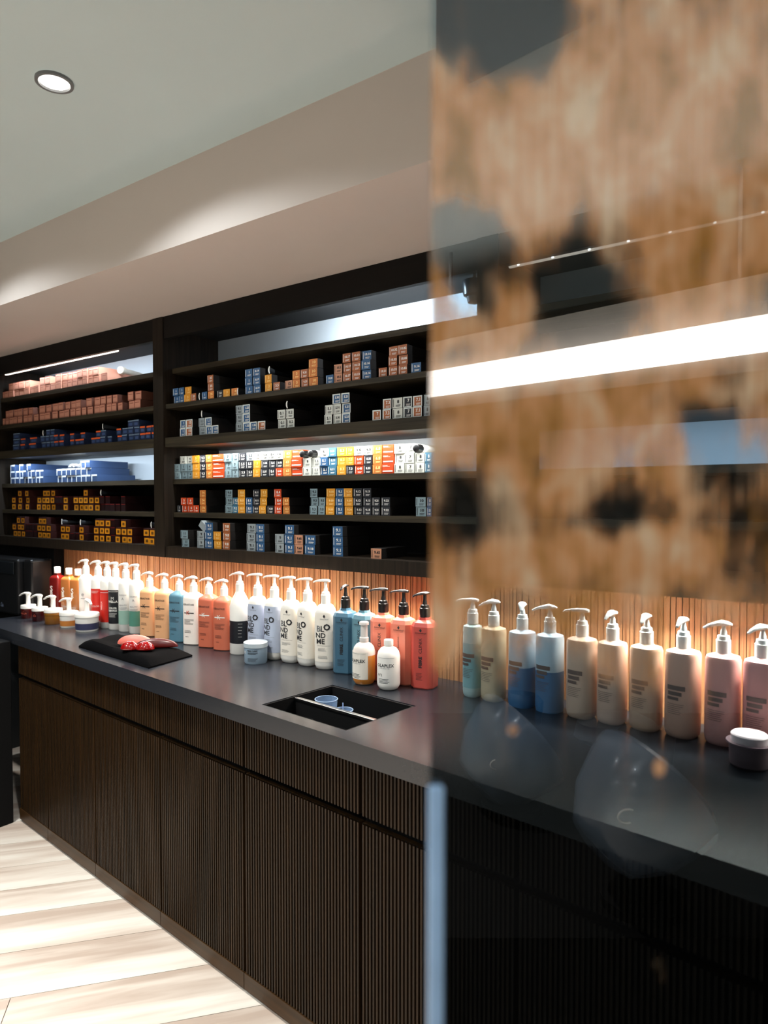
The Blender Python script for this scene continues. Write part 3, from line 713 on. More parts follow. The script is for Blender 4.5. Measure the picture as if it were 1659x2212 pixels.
# six tall white pump bottles
RB = 0.0335
rprof = [(0, RB-0.003), (0.004, RB), (0.222, RB), (0.236, RB*0.86), (0.246, 0.018), (0.250, 0.016)]
TEAL = mat('teal_label', (84, 142, 124), 0.45); TEAL2 = mat('pale_teal_label', (150, 186, 172), 0.45)
REDL = mat('red_label', (206, 38, 26), 0.4); BLKL = mat('black_label', (26, 28, 34), 0.4)
six = [(184, [], [('t', 'e', 0.03, 0, 0.15, False, 0, 0), ('r', -0.01, 0.01, 0.13, 0.128, 0)], (INKG,), 'tall white pump bottle with faint grey mark, beside amber bottles'),
       (210, [('label', [(0.03, RB), (0.185, RB)], REDL)], [('t', 'COLOR', 0.012, 0, 0.10, False, 0, 0)]+fine(-0.02, 0.02, 0.175, 3), (INKW,), 'tall white pump bottle with red label, left of two red ones'),
       (230, [('label', [(0.03, RB), (0.185, RB)], REDL)], [('t', 'WELLA', 0.013, -0.014, 0.11, True, 0, 0), ('r', -0.022, 0.022, 0.174, 0.172, 0)], (INKW,), 'tall white pump bottle with red label, beside black-labelled one'),
       (248, [('label', [(0.03, RB), (0.19, RB)], BLKL)], [('t', 'WELLA', 0.014, 0, 0.135, False, 0, 0.0005), ('t', 'M', 0.02, 0, 0.15, False, 0, 0), ('t', 'COLOR', 0.011, 0, 0.104, False, 0, 0.0005), ('t', 'SERVICE', 0.011, 0, 0.092, False, 0, 0.0005), ('r', -0.024, 0.024, 0.184, 0.182, 0)]+fine(-0.02, 0.022, 0.08, 5), (INKW,), 'tall white pump bottle with black label'),
       (270, [('label', [(0.035, RB), (0.10, RB)], TEAL2)], [('t', 'BEAUTY', 0.010, 0, 0.125, False, 0, 0), ('t', 'A', 0.016, 0, 0.155, False, 0, 0)]+fine(-0.02, 0.02, 0.175, 2)+fine(-0.02, 0.022, 0.115, 3), (INKG,), 'tall white pump bottle with pale green lower band'),
       (293, [('label', [(0.035, RB), (0.105, RB)], TEAL)], [('t', 'BEAUTY', 0.010, 0, 0.125, False, 0, 0), ('t', 'A', 0.016, 0, 0.155, False, 0, 0)]+fine(-0.02, 0.02, 0.175, 2)+fine(-0.02, 0.022, 0.115, 3), (INKG,), 'tall white pump bottle with darker green lower band')]
for px, bands, items, inks, lab in six:
    bottle(px, lab, WHT, rprof, bands=bands, rz=R(30), pump=dict(z0=0.25, style='hook', ang=194, h=0.07), items=items, inks=inks, surf=surf_cyl(RB, 0.0016), group='tall white pump bottles')
# rounded-square salon bottles
kp = [(0, 0.037, 0.031), (0.004, 0.041, 0.035), (0.195, 0.041, 0.035), (0.207, 0.038, 0.032), (0.218, 0.022, 0.019), (0.222, 0.016, 0.016)]
ks_ = surf_oval(0.041, 0.035, 3.4)
def kit(mi_band=0, mi_star=0):
    it = [('t', 'K\u00c9RASTASE', 0.0105, -0.004, 0.172, False, 0, 0.0001), ('r', -0.026, 0.022, 0.1385, 0.1345, mi_band)]
    it += [('t', 'K', 0.026, -0.006, 0.1365, False, mi_star, 0.0)]
    it += fine(-0.026, 0.022, 0.110, 6, 0, seed=2) + fine(-0.024, 0.01, 0.062, 3, 0, seed=5) + [('t', 'PARIS', 0.006, -0.012, 0.035, False, 0, 0)]
    return it
PEACH = shampoo('peach_bottle', (226, 172, 126)); BLUEB = shampoo('blue_bottle', (84, 128, 148)); TERRA = shampoo('terracotta_bottle', (194, 104, 78)); PWHITE = shampoo('white_bottle', (236, 232, 224))
for px, m, inks, lab in ((322, PEACH, (INKD, INKD), 'peach pump bottle next to green-banded white ones'), (354, PEACH, (INKD, INKD), 'peach pump bottle next to the blue bottle'),
                         (386, BLUEB, (INKD, INKD), 'mid blue pump bottle between peach and white bottles'), (417, PWHITE, (INKD, INKR), 'white pump bottle with orange star and dark bar'),
                         (450, TERRA, (INKD, INKW), 'terracotta pump bottle beside the white one with orange star'), (483, TERRA, (INKD, INKW), 'terracotta pump bottle beside white bottle with black band')):
    k0 = 0
    it = kit(1 if m is TERRA else 0, 1)
    bottle(px, lab, m, kp, 3.4, rz=R(18), pump=dict(z0=0.222, style='leaf', ang=196, col_r=0.0155, h=0.068), items=it, inks=inks, surf=ks_, group='rounded square pump bottles')
# white bottle with black band
bottle(517, 'large white pump bottle with sloping shoulders and black band', WHT, [(0, 0.038), (0.004, 0.041), (0.190, 0.041), (0.215, 0.034), (0.246, 0.018), (0.250, 0.017)], rz=R(20), y=1.92,
       pump=dict(z0=0.25, style='leaf', ang=196, h=0.078), bands=[('label', [(0.045, 0.041), (0.135, 0.041)], BLKL)],
       items=fine(0.012, 0.03, 0.125, 5, 0, step=0.013)+[('t', '/', 0.02, -0.03, 0.12, False, 0, 0)], inks=(INKW,), surf=surf_cyl(0.041, 0.0018))
# five oval blonde-care bottles
LILAC = mat('lilac_label', (176, 186, 206), 0.45, var=0.02); CREAMW = mat('cream_label', (240, 234, 222), 0.45, var=0.01)
op = [(0, 0.027, 0.024), (0.004, 0.034, 0.029), (0.018, 0.0395, 0.034), (0.19, 0.0395, 0.034), (0.215, 0.037, 0.032), (0.232, 0.027, 0.025), (0.238, 0.017, 0.017), (0.241, 0.0165, 0.0165)]
def blonde(seed):
    it = [('t', '\u2666', 0.012, 0.004, 0.196, False, 0, 0), ('t', 'Schwarzkopf', 0.006, 0.004, 0.186, False, 1, 0),
          ('t', 'B', 0.030, -0.018, 0.150, False, 1, 0.0004), ('t', 'L', 0.030, -0.003, 0.150, False, 0, 0.0004), ('t', 'O', 0.030, 0.014, 0.156, False, 0, 0.0012),
          ('t', 'ND', 0.026, -0.010, 0.126, False, 0, 0.0004), ('t', 'ME', 0.026, -0.010, 0.104, False, 0, 0.0004), ('r', -0.022, 0.026, 0.090, 0.0893, 1)]
    return it + fine(-0.020, 0.02, 0.080, 3, 1, seed=seed) + fine(-0.020, 0.02, 0.052, 3, 1, seed=seed+1)
for i, (px, lm, rz, lab) in enumerate(((556, LILAC, 6, 'lilac-labelled white pump bottle, left of the two lilac ones'), (592, LILAC, 2, 'lilac-labelled white pump bottle, right of the two lilac ones'),
                               (628, CREAMW, 8, 'cream white pump bottle next to the lilac ones'), (664, CREAMW, -8, 'cream white pump bottle turned away, middle of three'),
                               (703, CREAMW, 24, 'cream white pump bottle beside the blue hexagonal bottle'))):
    bottle(px, lab, WHT, op, 2.6, rz=R(rz), pump=dict(z0=0.241, style='flat', ang=194, col_r=0.0175, h=0.088),
           bands=[('label', [(0.03, 0.0395, 0.034), (0.19, 0.0395, 0.034), (0.208, 0.0377, 0.0326)], lm)], items=blonde(i), inks=(INKD, INKG), surf=surf_oval(0.0395, 0.034, 2.6, 0.0016), group='oval white pump bottles')
# chamfered bottles with black pumps
HBLUE = shampoo('steel_blue_bottle', (62, 102, 126)); HBLUE2 = shampoo('light_blue_bottle', (98, 140, 156)); HOR = shampoo('orange_bottle', (226, 130, 106)); HRED = shampoo('coral_red_bottle', (194, 78, 68))
hp = [(0, 0.036, 0.033), (0.004, 0.039, 0.036), (0.203, 0.039, 0.036), (0.216, 0.034, 0.031), (0.224, 0.019, 0.018), (0.232, 0.0165, 0.0165)]
def fib(a, b, vz):
    it = [('t', '\u2666', 0.012, 0, 0.192, False, 0, 0), ('t', 'Schwarzkopf', 0.0075, 0, 0.184, False, 0, 0), ('r', -0.017, 0.017, 0.178, 0.1776, 0)]
    if a: it += [('t', 'FIBRE', 0.016, 0, 0.088, True, 0, 0.0006), ('t', 'CLINIX', 0.016, 0, 0.142, True, 0, 0)]
    if b: it += [('t', 'FORTIFYING SHAMPOO', 0.008, 0.0, 0.12, True, 0, 0)]
    return it + fine(-0.016, 0.014, 0.052, 6, 0, seed=vz)
for i, (px, m, rz, lab) in enumerate(((746, HBLUE, 26, 'steel blue hexagonal bottle with black pump'), (787, HBLUE2, 8, 'light blue hexagonal bottle with black pump, behind amber bottle'),
                           (828, HOR, 24, 'orange bottle with black pump, left of two orange ones'), (872, HOR, 10, 'orange bottle with black pump, right of two orange ones'), (918, HRED, 16, 'coral red bottle with black pump at the glass edge'))):
    bottle(px, lab, m, hp, kind='hex', ch=0.2, rz=R(rz*0.6), pump=dict(z0=0.232, style='flat', ang=[290, 194, 196, 194, 250][i], col_r=0.0175, h=0.085, ) , pmat=BLK,
           items=fib(i != 3, i == 3, i), inks=(INKD,), surf=lambda x, z: Vector((x, -0.0368, z)), n=8, group='chamfered bottles with black pumps')
# front bottles
ow = [(0, 0.024), (0.004, 0.031), (0.014, 0.037), (0.022, 0.038), (0.108, 0.038), (0.124, 0.034), (0.134, 0.026), (0.140, 0.015), (0.144, 0.014)]
def ol(num):
    it = [('t', 'OLAPLEX', 0.0145, -0.004, 0.083, False, 0, 0.0002), ('r', -0.03, 0.028, 0.108, 0.1073, 1), ('t', 'BOND PERFECTOR', 0.0042, -0.006, 0.074, False, 1, 0)]
    if num: it.append(('t', num, 0.011, -0.022, 0.052, False, 0, 0))
    return it + fine(-0.028, 0.024, 0.040, 4, 0, h=0.0013, seed=4)
bx_, by_ = onz(832, 1497, TOP)
bottle(0, 'short white round bottle with white cap in front of the orange ones', WHT, ow, base=(bx_-0.012, by_+0.036), rz=R(22), name='round_bottle', items=ol('N\u00b02'), inks=(INKD, INKG), surf=surf_cyl(0.038, 0.0006))
tt = bpy.data.objects[-1] if False else None
bm = bmesh.new(); loft(bm, [(0.144, 0.0155), (0.160, 0.0155), (0.162, 0.0145)], 24)
capo = obj('cap', bm, WHT, [o for o in C.objects if o.name.startswith('round_bottle')][-1], True)
bx_, by_ = onz(779, 1483, TOP)
AMB = mat('amber_liquid', (206, 128, 44), 0.2, var=0.02, coat=0.5); FROST = mat('frosted_plastic', (232, 222, 214), 0.4, var=0, alpha=0.9)
t = bottle(0, 'clear round bottle of amber liquid with a tall dosing neck', FROST, ow, base=(bx_-0.006, by_+0.026), rz=R(2), name='dosing_bottle',
           bands=[('liquid', [(0.004, 0.031), (0.014, 0.037), (0.022, 0.038), (0.100, 0.038)], AMB)])
bm = bmesh.new()
for i in range(25):
    pass
S2 = surf_cyl(0.038, 0.0012); S3 = surf_cyl(0.038, 0.0018)
bm = printing([('r', -0.046, 0.036, 0.022, 0.112, 0)], S2); obj('label_sheet', bm, CREAMW, t)
obj('print', printing([(a[0],)+a[1:] for a in ol('')], S3), [INKD, INKG], t)
bm = bmesh.new(); loft(bm, [(0.144, 0.0155), (0.156, 0.0155), (0.158, 0.012), (0.198, 0.0115), (0.199, 0.016), (0.207, 0.016), (0.209, 0.0145)], 24); obj('dosing_neck', bm, mat('milky_plastic', (226, 222, 218), 0.35, var=0, alpha=0.85), t, True)
# jar in front of the lilac bottles
bx_, by_ = onz(541, 1439, TOP)
GB = shampoo('grey_blue_jar', (138, 160, 178))
jr = 0.046
t = bottle(0, 'grey-blue round jar with lid in front of the lilac bottles', GB, [(0, jr-0.006), (0.005, jr-0.003), (0.062, jr-0.002)], base=(bx_-0.02, by_+0.042), rz=R(20), name='cream_jar', cat='jar',
           items=[('t', 'FIBRE CLINIX', 0.007, 0.006, 0.052, False, 0, 0.0002), ('t', 'e', 0.02, -0.028, 0.046, False, 1, 0)]+fine(-0.012, 0.03, 0.046, 3, 0, step=0.003, h=0.0012)+fine(-0.012, 0.03, 0.024, 5, 0, step=0.003, h=0.001), inks=(INKD, INKW), surf=surf_cyl(jr-0.0025, 0.001))
bm = bmesh.new(); loft(bm, [(0.062, jr), (0.078, jr), (0.080, jr-0.002), (0.0805, jr-0.006)], 36); obj('lid', bm, mat('pale_jar_lid', (176, 190, 198), 0.35), t, True)
# five pump jars at the far left
jars = [(58, 1338, 15.5, (70, 14, 12), None, 'dark red pump jar, leftmost of the pump jars', 0.052, 200), (83, 1344, 16.5, (56, 10, 14), None, 'maroon pump jar, second of the pump jars', 0.052, 200), (112, 1351, 19, (138, 88, 26), None, 'amber brown pump jar between maroon and white ones', 0.058, 200),
        (146, 1358, 20, (236, 232, 226), (190, 120, 54), 'white pump jar with orange-brown band', 0.058, 200), (185, 1367, 26, (236, 232, 226), (52, 54, 84), 'large white pump jar with navy band, spout pointing right', 0.066, -10)]
for i, (px, py, hw, col, band, lab, hh, ang) in enumerate(jars):
    gx, gy = onz(px, py, TOP); dist = math.hypot(gx, gy)
    r = hw*dist*math.cos(math.atan((px-829.5)/F))/F*1.0
    d = Vector((gx, gy, 0)).normalized()
    t = thing('pump_jar', lab, 'jar', (gx+d.x*r, gy+d.y*r, TOP), 0, 'pump jars at the left end of the worktop')
    bm = bmesh.new(); loft(bm, [(0, r*0.86), (0.003, r*0.92), (hh-0.012, r*0.95), (hh-0.012, r*0.99), (hh, r*0.97)] if not band else [(0, r*0.86), (0.004, r*0.9), (hh, r*0.95)], 32)
    obj('jar_body', bm, mat('jar_%d' % i if not band else 'white_plastic', col, 0.22, coat=0.4), t, True)
    if band:
        bm = bmesh.new(); loft(bm, [(0.008, r*0.905+0.0008), (hh*0.58, r*0.93+0.0008)], 32, cap=False); obj('label', bm, mat('jar_band_%d' % i, band, 0.4), t, True)
    elif i < 2:
        obj('print', printing([('t', 'WELLA' if i == 0 else 'S B', 0.012, -0.004, 0.028, False, 0, 0), ('t', 'M' if i == 0 else 'C', 0.012, -0.004, 0.04, False, 0, 0)], surf_cyl(r*0.95, 0.0008)), [mat('salmon_ink', (206, 96, 72), 0.5)], t, rot=(0, 0, R(25)))
    bm = bmesh.new(); loft(bm, [(hh, r*1.0), (hh+0.014, r*1.0), (hh+0.017, r*0.96)], 32); obj('lid', bm, WHT, t, True)
    bm = bmesh.new(); loft(bm, [(hh+0.017, 0.011), (hh+0.06, 0.010), (hh+0.075, 0.0125)], 18)
    a = R(ang); dd = Vector((math.cos(a), math.sin(a), 0)); zt = hh+0.076
    sweep(bm, [(dd*p+Vector((0, 0, zt+q)), a2, b2) for p, q, a2, b2 in ((-0.013, -0.002, 0.008, 0.007), (0, 0.001, 0.011, 0.008), (0.02, 0.002, 0.009, 0.006), (0.04, -0.004, 0.007, 0.0045), (0.055, -0.014, 0.005, 0.0035))], 12)
    obj('pump', bm, WHT, t, True)

# black machine at the far left of the worktop
def px_on(px, Y): return xat(px, Y)
t = thing('coffee_machine', 'black countertop machine at the far left end of the worktop', 'machine', (-3.70, 1.84, TOP))
bm = bmesh.new(); bx(bm, -0.04, 0.04, 0.03, 0.15, 0, 0.30, bev=0.012); obj('side_column', bm, BLK, t); bm = bmesh.new(); bx(bm, -0.55, -0.043, 0, 0.155, 0, 0.30, bev=0.012); obj('housing', bm, BLK, t)
bm = bmesh.new(); bx(bm, -0.52, -0.07, -0.008, -0.001, 0.22, 0.285, bev=0.003); obj('front_plate', bm, mat('dark_slate_plastic', (20, 24, 28), 0.3), t)
bm = bmesh.new(); sweep(bm, [((-0.30, -0.02, 0.10), 0.006, 0.006), ((-0.31, -0.035, 0.17), 0.006, 0.006), ((-0.29, -0.02, 0.24), 0.006, 0.006)], 8); obj('handle', bm, BLK, t, True)
obj('print', printing([('t', 'The Sa', 0.032, -0.24, 0.045, False, 0, 0.0004)], lambda x, z: Vector((x, -0.001, z))), [mat('dim_blue_ink', (130, 140, 165), 0.5)], t)

# ------------------------------------------------------------------ black folded towel with the brush set on it
cor = [onz(*p, TOP) for p in ((166, 1400), (245, 1378), (413, 1420), (318, 1447))]
ctr = (sum(c[0] for c in cor)/4, sum(c[1] for c in cor)/4)
bm = bmesh.new()
N = 18; top = {}; bot = {}
for i in range(N+1):
    for j in range(N+1):
        a, b = i/N, j/N
        X = (cor[0][0]*(1-a)+cor[3][0]*a)*(1-b)+(cor[1][0]*(1-a)+cor[2][0]*a)*b
        Y = (cor[0][1]*(1-a)+cor[3][1]*a)*(1-b)+(cor[1][1]*(1-a)+cor[2][1]*a)*b
        e = min(a, 1-a, b, 1-b)
        z = 0.030*min(1, (e*9)**0.5 if e > 0 else 0)+0.0025*math.sin(7*a+5*b)+0.003*math.sin(11*b)
        if e == 0: z = 0.006
        top[i, j] = bm.verts.new((X-ctr[0], Y-ctr[1], max(0.003, z))); bot[i, j] = bm.verts.new((X-ctr[0], Y-ctr[1], 0.0005))
for i in range(N):
    for j in range(N):
        bm.faces.new([top[i, j], top[i+1, j], top[i+1, j+1], top[i, j+1]]); bm.faces.new([bot[i, j], bot[i, j+1], bot[i+1, j+1], bot[i+1, j]])
for i in range(N):
    for a, b in (((i, 0), (i+1, 0)), ((i+1, N), (i, N)), ((0, i+1), (0, i)), ((N, i), (N, i+1))):
        bm.faces.new([top[b], top[a], bot[a], bot[b]])
bmesh.ops.recalc_face_normals(bm, faces=bm.faces)
tag(obj('folded_towel', bm, mat('black_cloth', (6, 6, 7), 0.95, bump=0.4, vs=300, spec=0.05), smooth=True, loc=(ctr[0], ctr[1], TOP)), 'black folded towel lying on the worktop under the red pieces', 'towel')
TZ = TOP+0.032
def dome(rx, ry, rz_, lobes=0):
    bm = bmesh.new(); bmesh.ops.create_uvsphere(bm, u_segments=28, v_segments=16, radius=1)
    for v in bm.verts:
        if v.co.z < 0: v.co.z *= 0.15
        v.co = Vector((v.co.x*rx, v.co.y*ry, v.co.z*rz_))
    return bm
gx, gy = onz(272, 1396, TZ)
tag(obj('sponge', dome(0.075, 0.03, 0.036), mat('pink_sponge', (206, 108, 94), 0.5, sss=0.1), smooth=True, loc=(gx+0.01, gy+0.03, TZ+0.004), rot=(0, 0, YAW-0.1)), 'pale pink rounded pad standing at the back of the black towel', 'sponge')
REDG = mat('red_gloss', (140, 8, 8), 0.08, coat=1.0, var=0.1)
gx, gy = onz(318, 1404, TZ)
t = thing('hair_clip', 'glossy dark red rounded two-lobed piece on the black towel', 'hair clip', (gx+0.01, gy-0.02, TZ+0.003), YAW)
for k, (ox, oy) in enumerate(((-0.062, 0.0), (0.0, -0.006))):
    bm = dome(0.036, 0.026, 0.030); bm.transform(Matrix.Translation((ox, oy, 0.004))); obj('lobe', bm, REDG, t, True)
bm = dome(0.085, 0.019, 0.032); bm.transform(Matrix.Translation((0.028, 0.046, 0.003))); o = obj('back_shell', bm, mat('dark_red_gloss', (78, 12, 10), 0.3), t, True)

# ------------------------------------------------------------------ bottles behind the glass
RBOT = [(1022, 'PT', (196, 214, 208), 'slim pale teal pump bottle seen through the glass, nearest its left edge', 0.028), (1068, 'PE', (228, 196, 158), 'peach pump bottle seen through the glass, second from its edge', 0.036),
        (1130, 'BW', (196, 212, 222), 'pale blue pump bottle with darker lower half, left of two', 0.038), (1190, 'BW', (196, 212, 222), 'pale blue pump bottle with darker lower half, right of two', 0.038),
        (1260, 'PE', (226, 186, 160), 'peach pump bottle with long spout seen through the glass', 0.040), (1326, 'PE', (226, 184, 160), 'peach pump bottle behind the glass, right of the long-spouted one', 0.038),
        (1400, 'PE', (226, 180, 150), 'peach pump bottle behind the centre of the glass', 0.040), (1480, 'PK', (222, 170, 146), 'dim peach pump bottle dulled by patina, behind the glass', 0.042),
        (1567, 'PK', (226, 160, 150), 'pink pump bottle behind the round jar', 0.040), (1652, 'PK', (226, 156, 148), 'pink pump bottle at the right edge of view', 0.040)]
for i, (px, k, col, lab, r) in enumerate(RBOT):
    m = mat('hazy_bottle_%d' % i, col, 0.4, var=0.02)
    hh = 0.222; b = []
    if k == 'BW': b = [('label', [(0.0, r*0.95), (0.012, r), (0.12, r)], mat('deep_blue_label', (70, 116, 160), 0.4))]
    if k == 'PT': b = [('label', [(0.03, r), (0.17, r)], mat('mint_label', (150, 190, 190), 0.4))]
    prof = [(0, r*0.82), (0.006, r*0.95), (0.02, r), (hh-0.008, r), (hh, r*0.93), (hh+0.006, r*0.5), (hh+0.008, 0.017)]
    bottle(px, lab, m, prof, 2.6, rz=R(-12), pump=dict(z0=hh+0.008, style='flat' if i in (0, 4) else 'leaf', ang=[186, 235, 290, 205, 184, 265, 270, 265, 215, 240][i], col_r=0.0175, h=0.080, scale=1.1), bands=b,
           items=[('r', -0.022, 0.024, 0.138, 0.126, 0), ('r', -0.020, 0.016, 0.122, 0.112, 0), ('r', -0.022, 0.008, 0.108, 0.100, 0)]+fine(-0.022, 0.024, 0.09, 6, 0, step=0.005), inks=(mat('brown_ink', (112, 88, 80), 0.5),), surf=surf_oval(r, r, 2.6, 0.0016), group='pump bottles behind the glass')
gx, gy = onz(1600, 1668, TOP)
t = thing('treatment_jar', 'pink jar with white stepped lid standing behind the glass', 'jar', (gx+0.02, gy+0.04, TOP))
bm = bmesh.new(); loft(bm, [(0, 0.036), (0.006, 0.042), (0.052, 0.044), (0.053, 0.050), (0.058, 0.050)], 36); obj('jar_body', bm, mat('dusky_pink_jar', (120, 96, 100), 0.35), t, True)
bm = bmesh.new(); loft(bm, [(0.058, 0.040), (0.074, 0.040), (0.077, 0.037)], 36); obj('lid', bm, mat('pinkish_white_lid', (236, 216, 216), 0.35), t, True)
# small dark fixture under the fascia, seen through the glass
x0 = xat(1023, 2.05)
zt = EYE+(HZ-612)/F*2.05/ray(1023)[1]-2.282
t = thing('sensor_fixture', 'small dark cup-shaped fixture hanging inside the shelving top behind the glass', 'fixture', (x0, 2.05, 2.282))
bm = bmesh.new(); loft(bm, [(zt-0.074, 0.012), (zt-0.070, 0.022), (zt-0.052, 0.026), (zt-0.047, 0.036), (zt-0.004, 0.041), (zt, 0.041), (zt, 0.034)], 28)
obj('housing', bm, mat('dark_blue_fixture', (30, 38, 50), 0.3), t, True)
bm = bmesh.new(); loft(bm, [(zt, 0.006), (-0.001, 0.006)], 12); obj('stem', bm, MBLK, t, True)

# ------------------------------------------------------------------ downlights
for i, (x, y) in enumerate(DOWNLIGHTS):
    labs = ['round recessed ceiling downlight, the lit one in view at top left', 'round recessed downlight left of view, above the far end', 'downlight over the open floor at left', 'unseen downlight over the floor, placed to light the stained glass', 'unseen downlight behind the viewer, placed to light the stained glass', 'downlight near the back of the room', 'downlight at the far back left of the room']
    t = thing('downlight', labs[i], 'ceiling light', (x, y, CEIL))
    bm = bmesh.new(); loft(bm, [(-0.001, 0.046), (-0.008, 0.046), (-0.0085, 0.038), (-0.002, 0.036)], 36, cap=False); bmesh.ops.recalc_face_normals(bm, faces=bm.faces)
    obj('trim_ring', bm, mat('trim_grey', (110, 112, 114), 0.4), t, True)
    bm = bmesh.new(); loft(bm, [(-0.003, 0.037), (-0.001, 0.037)], 36); obj('lens', bm, mat('lamp_lens', (255, 255, 255), 0.4, emis=(255, 250, 240), es=6, var=0), t, True)

# ------------------------------------------------------------------ glass partition
pu = lambda px: ((PZ0*(px-829.5)/F-PX0)/(math.cos(DEL)-(px-829.5)/F*math.sin(DEL)))
def pz(px, py): return EYE+(HZ-py)/F*(PZ0+pu(px)*math.sin(DEL))
gx, gy = c2w(PX0, PZ0)
PROT = YAW+DEL
part = thing('glass_partition', 'tall patinated mirror glass panel at right with rust-gold stains', 'glass panel', (gx, gy, 0), PROT)
def patina():
    m = bpy.data.materials.new('patinated_glass'); m.use_nodes = True; nt = m.node_tree; nt.nodes.clear()
    N = nt.nodes.new; Lk = nt.links.new
    out = N('ShaderNodeOutputMaterial'); tc = N('ShaderNodeTexCoord')
    def math_(op, a, b=None, clamp=False):
        n = N('ShaderNodeMath'); n.operation = op; n.use_clamp = clamp
        for i, v in enumerate((a, b)):
            if v is None: continue
            if isinstance(v, (int, float)): n.inputs[i].default_value = v
            else: Lk(v, n.inputs[i])
        return n.outputs[0]
    def noise(scale, sc, detail=3, dist=0.0, rough=0.5):
        mp = N('ShaderNodeMapping'); mp.inputs['Scale'].default_value = sc; Lk(tc.outputs['Object'], mp.inputs[0])
        n = N('ShaderNodeTexNoise'); n.inputs['Scale'].default_value = scale; n.inputs['Detail'].default_value = detail
        n.inputs['Distortion'].default_value = dist; n.inputs['Roughness'].default_value = rough
        Lk(mp.outputs[0], n.inputs['Vector']); return n.outputs['Fac']
    big = noise(26, (1, 1, 0.7), 4, 0.3)
    mid = noise(75, (1, 1, 0.45), 3)
    streak = noise(420, (1, 1, 0.03), 2)
    sp = N('ShaderNodeSeparateXYZ'); Lk(tc.outputs['Object'], sp.inputs[0])
    # heavier staining above bottle height, thinning out below
    mr = N('ShaderNodeMapRange'); mr.interpolation_type = 'SMOOTHSTEP'
    mr.inputs[1].default_value = pz(1300, 1650); mr.inputs[2].default_value = pz(1300, 1200); mr.inputs[3].default_value = -0.68; mr.inputs[4].default_value = 0.30
    Lk(sp.outputs[2], mr.inputs[0])
    f = math_('ADD', math_('MULTIPLY', math_('SUBTRACT', big, 0.5), 1.6), mr.outputs[0])
    f = math_('ADD', f, math_('MULTIPLY', math_('SUBTRACT', mid, 0.5), 0.9))
    f = math_('ADD', f, math_('MULTIPLY', math_('SUBTRACT', streak, 0.5), 0.6))
    # individual stains (+) and clear patches (-): px, py, radius x, radius y, strength
    for px, py, rx, ry, k in BL:
        cxx, czz = pu(px), pz(px, py)
        ax, az = rx/F*0.42, ry/F*0.42
        mp = N('ShaderNodeMapping'); mp.vector_type = 'POINT'
        mp.inputs['Location'].default_value = (-cxx/ax, 0, -czz/az); mp.inputs['Scale'].default_value = (1/ax, 0, 1/az)
        Lk(tc.outputs['Object'], mp.inputs[0])
        ln = N('ShaderNodeVectorMath'); ln.operation = 'LENGTH'; Lk(mp.outputs[0], ln.inputs[0])
        q = N('ShaderNodeMapRange'); q.interpolation_type = 'SMOOTHSTEP'; q.inputs[1].default_value = 0.1; q.inputs[2].default_value = 1.2; q.inputs[3].default_value = k; q.inputs[4].default_value = 0
        Lk(ln.outputs['Value'], q.inputs[0]); f = math_('ADD', f, q.outputs[0])
    mk = N('ShaderNodeMapRange'); mk.interpolation_type = 'SMOOTHSTEP'; mk.inputs[1].default_value = -0.30; mk.inputs[2].default_value = 0.42; mk.inputs[3].default_value = 0.0; mk.inputs[4].default_value = 0.80
    Lk(f, mk.inputs[0])
    r = N('ShaderNodeValToRGB'); e = r.color_ramp.elements
    e[0].position = 0.30; e[0].color = srgb((168, 118, 46)); e[1].position = 0.70; e[1].color = srgb((242, 212, 178))
    k = e.new(0.5); k.color = srgb((226, 164, 112))
    hue = noise(34, (1, 1, 0.6), 4, 0.4); hv = math_('ADD', math_('MULTIPLY', hue, 1.0), math_('MULTIPLY', math_('SUBTRACT', streak, 0.5), 0.35))
    Lk(hv, r.inputs[0])
    df = N('ShaderNodeBsdfDiffuse'); Lk(r.outputs[0], df.inputs[0])
    tr = N('ShaderNodeBsdfTransparent'); tm = N('ShaderNodeMapRange'); tm.interpolation_type = 'SMOOTHSTEP'; tm.inputs[1].default_value = pz(1300, 1720); tm.inputs[2].default_value = pz(1300, 1470)
    Lk(sp.outputs[2], tm.inputs[0]); tx = N('ShaderNodeMix'); tx.data_type = 'RGBA'; Lk(tm.outputs[0], tx.inputs[0])
    tx.inputs[6].default_value = (0.07, 0.09, 0.10, 1); tx.inputs[7].default_value = (0.44, 0.55, 0.62, 1); Lk(tx.outputs[2], tr.inputs[0])
    gl = N('ShaderNodeBsdfGlossy'); gl.inputs['Roughness'].default_value = 0.0; gl.inputs[0].default_value = (0.95, 0.97, 1, 1)
    m1 = N('ShaderNodeMixShader'); Lk(mk.outputs[0], m1.inputs[0]); Lk(tr.outputs[0], m1.inputs[1]); Lk(df.outputs[0], m1.inputs[2])
    m2 = N('ShaderNodeMixShader'); m2.inputs[0].default_value = 0.13; Lk(m1.outputs[0], m2.inputs[1]); Lk(gl.outputs[0], m2.inputs[2])
    Lk(m2.outputs[0], out.inputs[0])
    return m
